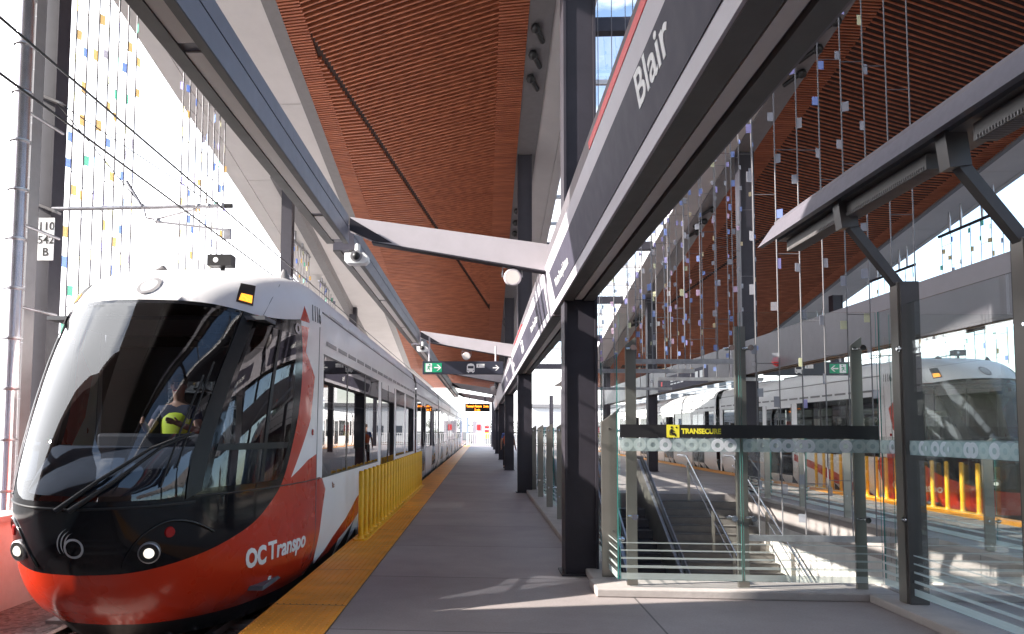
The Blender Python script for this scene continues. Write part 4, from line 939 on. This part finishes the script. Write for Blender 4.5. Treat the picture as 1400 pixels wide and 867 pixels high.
decal('windscreen_pillar', [(1.15, 2.70), (1.36, 2.68), (1.22, 2.1), (1.10, 1.5), (1.05, 1.02), (.90, .96), (.90, 1.3), (.98, 1.8), (1.08, 2.3)], .012, PM, (1, -1))
decal('window_bar', [(1.16, 1.36), (2.40, 1.36), (2.42, 1.42), (1.17, 1.42)], .006, PM, (1, -1)); decal('window_bar', [(1.86, 1.05), (1.92, 1.05), (1.97, 2.58), (1.91, 2.58)], .008, PM, (1, -1))
def wiper(P, bl):
    w_ = MB().tube([S(u, v, .05) for u, v in P], [.022, .016, .012, .010][:len(P)], 8).build('wiper', M['rubber'], TR); tput(w_)
    MB().tube([S(u, v, .022) for u, v in bl], .009, 6).build('blade', M['rubber'], w_)
wiper([(-.10, .90), (.2, 1.12), (.52, 1.37), (.82, 1.50)], [(.66, 1.07), (.74, 1.5), (.85, 2.02)]); wiper([(.0, .90), (.3, 1.10), (.60, 1.38), (.86, 1.50)], [(.77, 1.22), (.85, 1.7), (.93, 2.15)])
tput(MB().tube([(.25, 8.55, 3.33), (.25, 8.55, 3.42)], .03, 8).box(.10, .38, 8.45, 8.62, 3.40, 3.53).build('roof_camera_box', M['blackm'], TR)); tput(MB().disc((.2, 8.449, 3.465), (0, -1, 0), .03, 14).build('roof_camera_lens', M['signw'], TR))
tput(MB().tube([(.95, 8.6, 3.24), (.95, 8.62, 3.38)], [.09, .02], 10).build('roof_antenna', M['trim'], TR))
tput(MB().tube([(-.35, 8.3, 3.30), (-.35, 8.32, 3.36)], [.08, .03], 10).build('roof_antenna', M['trim'], TR))
# cab inside
b = MB(); rows = [(.86, 1.00, 0), (.80, 1.14, .25), (.72, 1.36, .75), (.72, 1.38, 1.25)]; N = 24; vs_ = []
for sc, z, dy in rows:
    for i in range(N+1):
        u = -2.2+4.4*i/N; p = S(u, z); vs_.append((p[0]*(.93), max(p[1]+.12, p[1]*.0+min(p[1]+.10+dy*(1-min(abs(u)/1.6, 1)*.8), 7.9)), z))
b.add(vs_, [(r*(N+1)+i, r*(N+1)+i+1, (r+1)*(N+1)+i+1, (r+1)*(N+1)+i) for r in range(3) for i in range(N)], 0, True); tput(b.build('dashboard', M['dash'], TR))
tput(MB().box(-.5, .7, 7.25, 7.45, 1.30, 1.50).build('instrument_binnacle', M['inter'], TR, .03))
tput(MB().box(-1.22, -.45, 8.75, 8.8, .1, 2.5).box(.45, 1.22, 8.75, 8.8, .1, 2.5).box(-.45, .45, 8.75, 8.8, 2.1, 2.5).box(-.45, .45, 8.76, 8.79, .1, 1.1).build('cab_bulkhead', M['inter'], TR))
tput(MB().box(-1.15, 1.15, 7.3, 21.4, .02, .06).build('floor', M['inter'], TR)); tput(MB().box(-1.1, 1.1, 7.35, 8.7, 2.62, 2.66).build('cab_ceiling', M['inter'], TR))
tput(MB().box(-.25, .25, 8.05, 8.5, 1.03, 1.18).box(-.24, .24, 8.42, 8.55, 1.18, 1.95).box(-.6, .6, 7.6, 8.7, .07, .70).build('driver_seat', M['blackm'], TR, .03))
tput(MB().box(.55, .6, 7.5, 7.95, 2.45, 2.6).ball((.62, 7.35, 2.42), .14, 12, 0, (1.2, .5, .55)).build('sun_visor', M['blackm'], TR))

# body sections
ZP = sorted(set(frange(-.30, 2.9, 10)+[2.95, 3.0, 3.05, 3.1, 3.15, 3.19, 3.23, 3.26, 3.29, 3.32, 3.345, 3.36, 3.37, 3.38]))
def bw(z): return 1.325*interp(ZR, WR, z)
def section(y0, y1, wins, doors, swoosh=None, last=False):
    """one body section; wins/doors are (y start, y end) lists"""
    L = y1-y0; rg = []
    for a, c in wins: rg.append(('glass', smoothpoly([(a, .99), (c, .99), (c, 2.44), (a, 2.44)], .5)))
    for a, c in doors: rg.append(('glass', smoothpoly([(a+.04, .22), ((a+c)/2-.03, .22), ((a+c)/2-.03, 2.34), (a+.04, 2.34)], .5))); rg.append(('glass', smoothpoly([((a+c)/2+.03, .22), (c-.04, .22), (c-.04, 2.34), ((a+c)/2+.03, 2.34)], .5)))
    for P in (swoosh or []): rg.append(('red', smoothpoly(P, .3)))
    for s in (1, -1):
        gy = frange(y0, y1, max(2, int(L/1.0)))
        for k, m_ in partition((y0, y1, -.30, 3.38), rg, lambda y, z: (s*bw(z), y, z), gy, ZP, lambda y, z: 'skirt' if z < -.1 else 'white', flip=(s < 0)).items():
            tput(m_.build({'glass': 'window_glass', 'red': 'red_stripe', 'white': 'body_side', 'skirt': 'lower_skirt'}[k], {'glass': M['train_glass'], 'red': M['red'], 'white': M['white'], 'skirt': M['blackm']}[k], TR))
        # vents, roof seam, door leaves, window mullions
        b = MB(); y = y0+.25; 
        while y < y1-.5:
            b.box(*sorted((s*1.324, s*1.329)), y, y+.62, 2.575, 2.625); y += .78
        tput(b.build('air_vents', M['trim'], TR))
        b = MB().tube([(s*bw(2.95)+s*.002, y0+.05, 2.95), (s*bw(2.95)+s*.002, y1-.05, 2.95)], .012, 5)
        tput(b.build('roof_seam', M['trim'], TR))
        b = MB(); y = y0+.5
        while y < y1-1: b.tube([(s*bw(2.985)+s*.004, y, 2.985), (s*bw(2.985)+s*.004, y+.9, 2.985)], .010, 5); y += 1.3
        tput(b.build('roof_trim', M['signw'], TR))
        b = MB()
        for a, c in wins:
            n = max(1, round((c-a)/1.7))
            for i in range(1, n): x = a+(c-a)*i/n; b.box(*sorted((s*1.315, s*1.328)), x-.04, x+.04, .99, 2.44)
            b.box(*sorted((s*1.321, s*1.330)), a-.012, c+.012, .975, .992).box(*sorted((s*1.321, s*1.330)), a-.012, c+.012, 2.436, 2.455)
        tput(b.build('window_frame', M['blackm'], TR))
        for a, c in doors:
            d = MB()
            for q in (a, (a+c)/2-.012, c): d.box(*sorted((s*1.32, s*1.331)), q-.012, q+.012, -.02, 2.45)
            tput(d.build('door_edge', M['rubber'], TR)); tput(MB().box(*sorted((s*1.325, s*1.335)), (a+c)/2+.1, (a+c)/2+.16, 1.1, 1.5).build('door_handle', M['galv'], TR))
    tput(MB().box(-1.28, 1.28, y0+.02, y1-.02, 2.47, 2.52).build('ceiling', M['inter'], TR))
    if y0 > 9.1: tput(MB().box(-1.15, 1.15, y0, y1, .02, .06).build('floor', M['inter'], TR))
    tput(MB().box(-1.0, 1.0, y0+.1, y1-.1, -.28, -.0).build('underframe', M['blackm'], TR))
    b = MB(); y = y0+.8
    while y < y1-.9:
        if not any(a-.5 < y < c+.2 for a, c in doors):
            for x in (-1.0, -.52, .52, 1.0): b.box(x-.2, x+.2, y, y+.42, .42, .50).box(x-.2, x+.2, y+.38, y+.46, .5, 1.15)
        y += .95
    tput(b.build('seats', M['seat'], TR))
    b = MB(); 
    for y in [q for a, c in doors for q in (a-.15, c+.15)]:
        for x in (-.75, .75): b.tube([(x, y, .06), (x, y, 2.47)], .018, 6)
    for x in (-.4, .4): b.tube([(x, y0+.5, 2.05), (x, y1-.5, 2.05)], .016, 6)
    tput(b.build('grab_poles', M['galv'], TR))
sw = [[(9.36, -.06), (9.7, .10), (10.3, .24), (11.2, .42), (12.6, .62), (14.4, .78), (14.4, 1.0), (15.8, .95), (13.2, .80), (11.9, .60), (11.6, .40), (10.6, .18), (10.0, -.06)]]
sw = [[(9.36, -.08), (10.0, .16), (10.8, .32), (11.65, .52), (13.2, .76), (14.3, .90), (14.3, .70), (12.8, .48), (11.65, .20), (10.6, .05), (10.2, -.08)],
      [(CY+.001, .985), (9.12, .97), (9.32, .83), (9.16, .60), (9.02, .35), (9.10, .02), (CY+.001, -.05)]]
section(CY, 21.5, [(9.1, 14.0), (16.9, 18.75), (19.1, 21.3)], [(14.42, 16.55)], sw)
secs = [(22.2, 33.2), (33.9, 45.0), (45.7, 57.0), (57.7, 69)]
for a, c in secs:
    section(a, c, [(a+.3, a+1.6), (a+3.9, c-4.0), (c-1.5, c-.3)], [(a+1.8, a+3.6), (c-3.8, c-1.9)])
section(69.7, 75.0, [(69.9, 72)], [], [[(72.6, -.08), (73.6, 2.9), (74.95, 2.9), (74.95, -.08)]])
tput(MB().box(-1.25, 1.25, 74.99, 75.6, -.2, 3.1).build('rear_cab', M['black'], TR, .2))
for y0, y1 in [(21.5, 22.2), (33.2, 33.9), (45, 45.7), (57, 57.7), (69, 69.7)]:
    b = MB(); n = 6
    for i in range(n):
        t = (y1-y0)/n; y = y0+i*t; b.box(-1.22, 1.22, y, y+t*.55, -.05, 3.12).box(-1.16, 1.16, y+t*.55, y+t, 0, 3.06)
    tput(b.build('gangway_bellows', M['rubber'], TR))
    for s in (1, -1): tput(MB().prism([(s*1.318, y0+.0, z) for z in (.0,)]+[(s*1.318, y0+.18, .0), (s*1.318, y0+.18, 2.9), (s*1.318, y0, 2.9)], (s*.012, 0, 0)).build('gangway_fairing', M['white'], TR))
# roof equipment rail
b = MB()
for s in (1, -1):
    b.tube([(s*.75, 9.6, 3.52), (s*.75, 75, 3.52)], .012, 6)
y = 9.7
while y < 74:
    for s in (1, -1): b.tube([(s*.75, y, 3.30), (s*.75, y, 3.52)], .012, 6)
    y += 1.6
tput(b.build('roof_rail', M['galv'], TR))
b = MB()
for y in (11, 14.5, 18, 24, 28, 36, 40, 48, 60): b.box(-.6, .6, y, y+2.4, 3.37, 3.44)
tput(b.build('roof_equipment', M['armw'], TR, .03))
T2 = copy_tree(TR); T2.location = (10.985, 16.1, -.33)
T2['label'] = 'farther light rail train seen through the glass on the right'
# ================= PEOPLE =================
def skinmesh(nm, chains, m_, parent, loc=None, sub=2):
    """chains: list of lists of ((x,y,z), radius); shared joints are merged; first vertex of the first chain is the root"""
    vs_ = []; rs = []; es = []; idx = {}
    for ch in chains:
        prev = None
        for p, r_ in ch:
            k = tuple(round(c, 4) for c in p)
            if k not in idx: idx[k] = len(vs_); vs_.append(p); rs.append(r_)
            i = idx[k]
            if prev is not None and prev != i: es.append((prev, i))
            prev = i
    me = bpy.data.meshes.new(nm); me.from_pydata(vs_, es, []); me.materials.append(m_)
    o = bpy.data.objects.new(nm, me); COL.objects.link(o)
    o.modifiers.new('skin', 'SKIN'); sv = me.skin_vertices[0].data if len(me.skin_vertices) else None
    if sv is None:
        bpy.context.view_layer.objects.active = o; bm = bmesh.new(); bm.from_mesh(me); bm.verts.layers.skin.verify(); bm.to_mesh(me); bm.free(); sv = me.skin_vertices[0].data
    for i, r_ in enumerate(rs): sv[i].radius = (r_ if isinstance(r_, tuple) else (r_, r_)); sv[i].use_root = (i == 0)
    s_ = o.modifiers.new('sub', 'SUBSURF'); s_.levels = sub; s_.render_levels = sub
    bpy.context.view_layer.update()
    me2 = bpy.data.meshes.new_from_object(o.evaluated_get(bpy.context.evaluated_depsgraph_get())); me2.name = nm
    for p in me2.polygons: p.use_smooth = True
    bpy.data.objects.remove(o); bpy.data.meshes.remove(me)
    o = bpy.data.objects.new(nm, me2); COL.objects.link(o); o.parent = parent; return o
SK = mat('skin', (.50, .30, .22), .5, var=.08); HAIR = mat('hair', (.05, .03, .02), .7, var=.3, scale=40)
def person(loc, rz, lab, shirt, trousers, pose='stand', vest=None):
    r = empty('person', loc, lab, 'person', rz=rz)
    # faces local -Y; z up from the ground
    if pose == 'stand':
        hip = .92; kneeL, kneeR = (-.10, -.04, .50), (.11, .05, .50); footL, footR = (-.11, .02, .09), (.13, .14, .10)
        toeL, toeR = (-.13, -.14, .04), (.15, -.03, .05); handL, handR = (-.30, -.10, .86), (.30, -.12, .90); elL, elR = (-.27, .05, 1.12), (.27, .04, 1.12)
    else:
        hip = .52; kneeL, kneeR = (-.13, -.44, .56), (.13, -.44, .56); footL, footR = (-.13, -.42, .10), (.13, -.42, .10)
        toeL, toeR = (-.13, -.58, .05), (.13, -.58, .05); handL, handR = (-.18, -.46, .86), (.18, -.46, .86); elL, elR = (-.28, -.12, .78), (.28, -.12, .78)
    up = hip-.92
    Z = lambda z: z+up
    pel = (0, 0, hip); ch = [[(pel, .13), ((0, .0, Z(1.08)), (.13, .10)), ((0, .01, Z(1.28)), (.16, .11)), ((0, .01, Z(1.42)), (.13, .09)), ((0, 0, Z(1.50)), .055), ((0, -.01, Z(1.57)), .06), ((0, -.02, Z(1.66)), (.078, .095)), ((0, -.015, Z(1.735)), (.07, .085))]]
    for s, el, ha in ((-1, elL, handL), (1, elR, handR)):
        wr = Vector(ha); d = (wr-Vector(el)).normalized(); palm = wr+d*.07
        ch.append([((0, .01, Z(1.42)), (.13, .09)), ((s*.185, .01, Z(1.41)), .058), (el, .042), (tuple(wr), .028), (tuple(palm), (.036, .018))])
        sd = Vector((0, 1, 0)).cross(d).normalized() if abs(d.y) < .9 else Vector((1, 0, 0)); fw = d.cross(sd)
        for k in range(4):
            b0 = palm+fw*(.024-.016*k); L = (.075, .085, .08, .062)[k]
            ch.append([(tuple(palm), (.036, .018)), (tuple(b0+d*.03), .010), (tuple(b0+d*(.03+L*.5)), .009), (tuple(b0+d*(.03+L*.9)-sd*s*.018), .0075)])
        ch.append([(tuple(wr), .028), (tuple(wr+d*.03+fw*.035), .011), (tuple(wr+d*.07+fw*.055), .009)])
    for s, kn, fo, to in ((-1, kneeL, footL, toeL), (1, kneeR, footR, toeR)):
        ch.append([(pel, .13), ((s*.095, 0, hip-.06), .095), (kn, .062), (fo, .042), (to, .035)])
    body = skinmesh('body', ch, SK, r)
    f = MB(); hz = Z(1.68)
    f.ball((-.032, -.105, hz+.01), .012, 8).ball((.032, -.105, hz+.01), .012, 8); f.build('eyes', M['blackm'], r)
    f = MB().tube([(0, -.105, hz+.01), (0, -.128, hz-.03), (0, -.108, hz-.04)], [.008, .016, .012], 8); f.ball((-.082, -.01, hz-.01), .022, 8, 0, (.4, 1, 1.4)).ball((.082, -.01, hz-.01), .022, 8, 0, (.4, 1, 1.4)); f.build('face_features', SK, r)
    MB().tube([(-.022, -.106, hz-.065), (.022, -.106, hz-.065)], .006, 6).build('mouth', M['rlamp'], r)
    MB().ball((0, .005, hz+.05), .098, 16, 0, (.88, 1.02, .82)).build('hair', HAIR, r)
    sh = [[((0, 0, hip+.02), (.155, .125)), ((0, .0, Z(1.08)), (.15, .12)), ((0, .01, Z(1.28)), (.178, .13)), ((0, .01, Z(1.42)), (.145, .105)), ((0, .0, Z(1.47)), (.075, .075))]]
    for s, el in ((-1, elL), (1, elR)):
        e = Vector((s*.185, .01, Z(1.41))).lerp(Vector(el), .62)
        sh.append([((0, .01, Z(1.42)), (.145, .105)), ((s*.185, .01, Z(1.41)), .072), (tuple(e), .058)])
    skinmesh('shirt', sh, shirt, r)
    if vest:
        skinmesh('vest', [[((0, 0, hip+.06), (.19, .16)), ((0, .0, Z(1.08)), (.185, .155)), ((0, .01, Z(1.28)), (.215, .165)), ((0, .01, Z(1.42)), (.175, .135))]], vest, r)
    tr = []
    for s, kn, fo in ((-1, kneeL, footL), (1, kneeR, footR)):
        tr.append([((0, 0, hip), (.14, .12)), ((s*.095, 0, hip-.06), .108), (kn, .078), (tuple(Vector(fo)+Vector((0, 0, .01))), .062)])
    skinmesh('trousers', tr, trousers, r)
    for fo, to in ((footL, toeL), (footR, toeR)):
        skinmesh('shoe', [[((fo[0], fo[1]+.03, .045), .045), ((fo[0], fo[1]-.06, .045), (.045, .04)), ((to[0], to[1]-.03, .035), (.042, .03))]], M['blackm'], r, sub=1)
    return r
person((1.07, 32.0, 0), PI*.93, 'person in blue shirt with orange sleeves and dark trousers half hidden behind the third column', mat('blue_shirt', (.10, .16, .42), .8), mat('dark_trousers', (.03, .03, .035), .8), vest=mat('orange_vest', (.75, .13, .03), .7))
person((-3.28, 8.15, .74), 0, 'driver in yellow and orange vest seated behind the windscreen of the near train', mat('driver_shirt', (.05, .06, .10), .8), mat('driver_trousers', (.03, .03, .035), .8), 'sit', mat('vest_yellow', (.62, .80, .05), .6))
person((-2.25, 9.6, .06), PI*.3, 'passenger in orange and yellow vest standing inside the near train at the first side window', mat('worker_shirt', (.7, .16, .03), .8), mat('worker_trousers', (.03, .035, .05), .8), vest=mat('vest_green', (.5, .75, .06), .6))

# ================= FAR END AND SURROUNDINGS =================
def leafy(x, y, h, rr, lab, seed, z0=-.5):
    Q = random.Random(seed); r = empty('tree', (x, y, z0), lab, 'tree', 'trees beyond the station')
    b = MB().tube([(0, 0, 0), (.1, 0, h*.3), (.0, .1, h*.6), (.1, 0, h*.85)], [h*.028, h*.022, h*.014, h*.005], 8)
    tips = []
    for k in range(9):
        a = Q.uniform(0, 2*PI); z = h*Q.uniform(.25, .7); q = Vector((math.cos(a)*rr*Q.uniform(.5, .9), math.sin(a)*rr*Q.uniform(.5, .9), z+h*Q.uniform(.08, .25))); b.tube([(0, 0, z), q*.5+Vector((0, 0, z*.5)), q], [h*.012, h*.008, h*.003], 6); tips.append(q)
    b.build('trunk', M['bark'], r); c = MB(); tips.append(Vector((0, 0, h*.9)))
    for q in tips:
        for j in range(90):
            p = q+Vector((Q.gauss(0, rr*.28), Q.gauss(0, rr*.28), Q.gauss(0, h*.075))); s = h*.022*Q.uniform(.6, 1.4)
            t = Vector((Q.gauss(0, 1), Q.gauss(0, 1), Q.gauss(0, 1))).normalized(); u = t.cross(Vector((.3, .5, .8))).normalized()
            c.add([p-t*s, p+u*s*.7, p+t*s, p-u*s*.7], [(0, 1, 2, 3)])
    c.build('crown', M['leaf'], r)
for i, (x, y, h, rr) in enumerate([(-6, 170, 4.5, 2.4), (2.5, 185, 5, 2.6), (8, 175, 4.5, 2.4), (18, 180, 6, 3), (-1, 205, 6, 3), (34, 170, 6, 3), (50, 160, 7, 3.5), (27, 200, 7.5, 3.6)]):
    leafy(x, y, h, rr, ['rounded green tree left of the track end', 'green tree straight beyond the platform end', 'green tree beside the red sign at the platform end', 'green tree behind the farther train', 'tallest tree beyond the platform end', 'green tree seen through the right glass', 'green tree at the far right beyond the track', 'tall tree between the far buildings'][i], 40+i)
def block(nm, x0, x1, y0, y1, h, lab, m_, fl=3.2):
    r = empty(nm, ((x0+x1)/2, y0, -.5), lab, 'building', 'buildings beyond the station'); w = x1-x0
    MB().box(-w/2, w/2, 0, y1-y0, 0, h).build('wall', m_, r); MB().box(-w/2-.3, w/2+.3, -.3, y1-y0+.3, h+.004, h+.6).build('roof', M['trim'], r)
    z = 1.2; me = None; n = 0
    while z < h-1.8:
        x = -w/2+1.2
        while x < w/2-2.2 and n < 90:
            if me is None: o = MB().box(0, 1.8, -.06, .02, 0, 1.6).build('window', M['pane'], r); me = o.data
            else: o = bpy.data.objects.new('window', me); COL.objects.link(o); o.parent = r
            o.location = (x, 0, z); x += 3.2; n += 1
        z += fl
block('office_building', -70, -38, 150, 175, 20, 'pale office block far off left of the tracks', M['facade']); block('office_building', 40, 75, 210, 230, 16, 'grey office block far beyond the right track', M['facade']); block('low_building', 8.5, 24, 130, 145, 6, 'low pale building beyond the end of the platforms', M['facade'])
# end of platform: screen wall, post, signs, fence
r = empty('end_barrier', (1, 81.8, 0), 'white metal fence closing the far end of the platform', 'fence'); b = MB()
for x in frange(-2.6, 8.6, 56): b.box(x-.02, x+.02, 0, .04, 0, 1.2)
b.box(-2.62, 8.62, -.01, .05, 1.2, 1.26).box(-2.62, 8.62, -.01, .05, .1, .15); b.build('railing', M['signw'], r)
r = empty('end_cabinet', (-.35, 82.6, 0), 'tall pale grey cabinet with a dark screen at the far end of the platform', 'cabinet')
MB().box(-.65, .65, 0, .8, 0, 2.6).build('body', M['armw'], r, .02); MB().box(-.25, .25, -.02, 0, .9, 1.5).build('screen', M['signw'], r); MB().box(-.2, .2, -.04, -.02, 1.6, 2.2).build('upper_panel', M['redt'], r)
r = empty('blue_post', (-1.55, 82.4, 0), 'slim blue grey post at the far end of the yellow strip', 'post'); MB().box(-.12, .12, 0, .25, 0, 2.9).build('shaft', mat('blue_grey', (.25, .32, .45), .5), r); MB().box(-.15, .15, -.03, .28, 2.9, 2.96).build('cap', M['galv'], r)
r = empty('shop_sign', (.85, 126, -.5), 'distant red and yellow sign board beyond the end of the platform', 'sign'); MB().box(-.08, .08, 0, .2, 0, .8).build('leg', M['galv'], r)
MB().box(-.5, .5, -.1, .2, .8, 1.8).build('yellow_panel', M['gold'], r); MB().box(-.5, .5, -.1, .2, 1.82, 2.8).build('red_panel', M['redt'], r); MB().box(-.35, .35, -.13, -.1, 2.2, 2.4).build('white_stripe', M['signw'], r)
def lamp(x, y, lab):
    r = empty('lamp_post', (x, y, -.5), lab, 'lamp post', 'lamp posts beyond the station'); MB().tube([(0, 0, 0), (0, 0, 7.5)], [.1, .06], 8).build('pole', M['galv'], r); MB().tube([(0, 0, 7.4), (0, -1.2, 7.7)], .04, 6).build('arm', M['galv'], r); MB().box(-.14, .14, -1.8, -1.1, 7.64, 7.76).build('lamp_head', M['trim'], r)
lamp(1.1, 112, 'lamp post straight beyond the platform end'); lamp(-1.9, 135, 'lamp post beyond the end of the track'); lamp(16, 120, 'lamp post behind the low pale building')
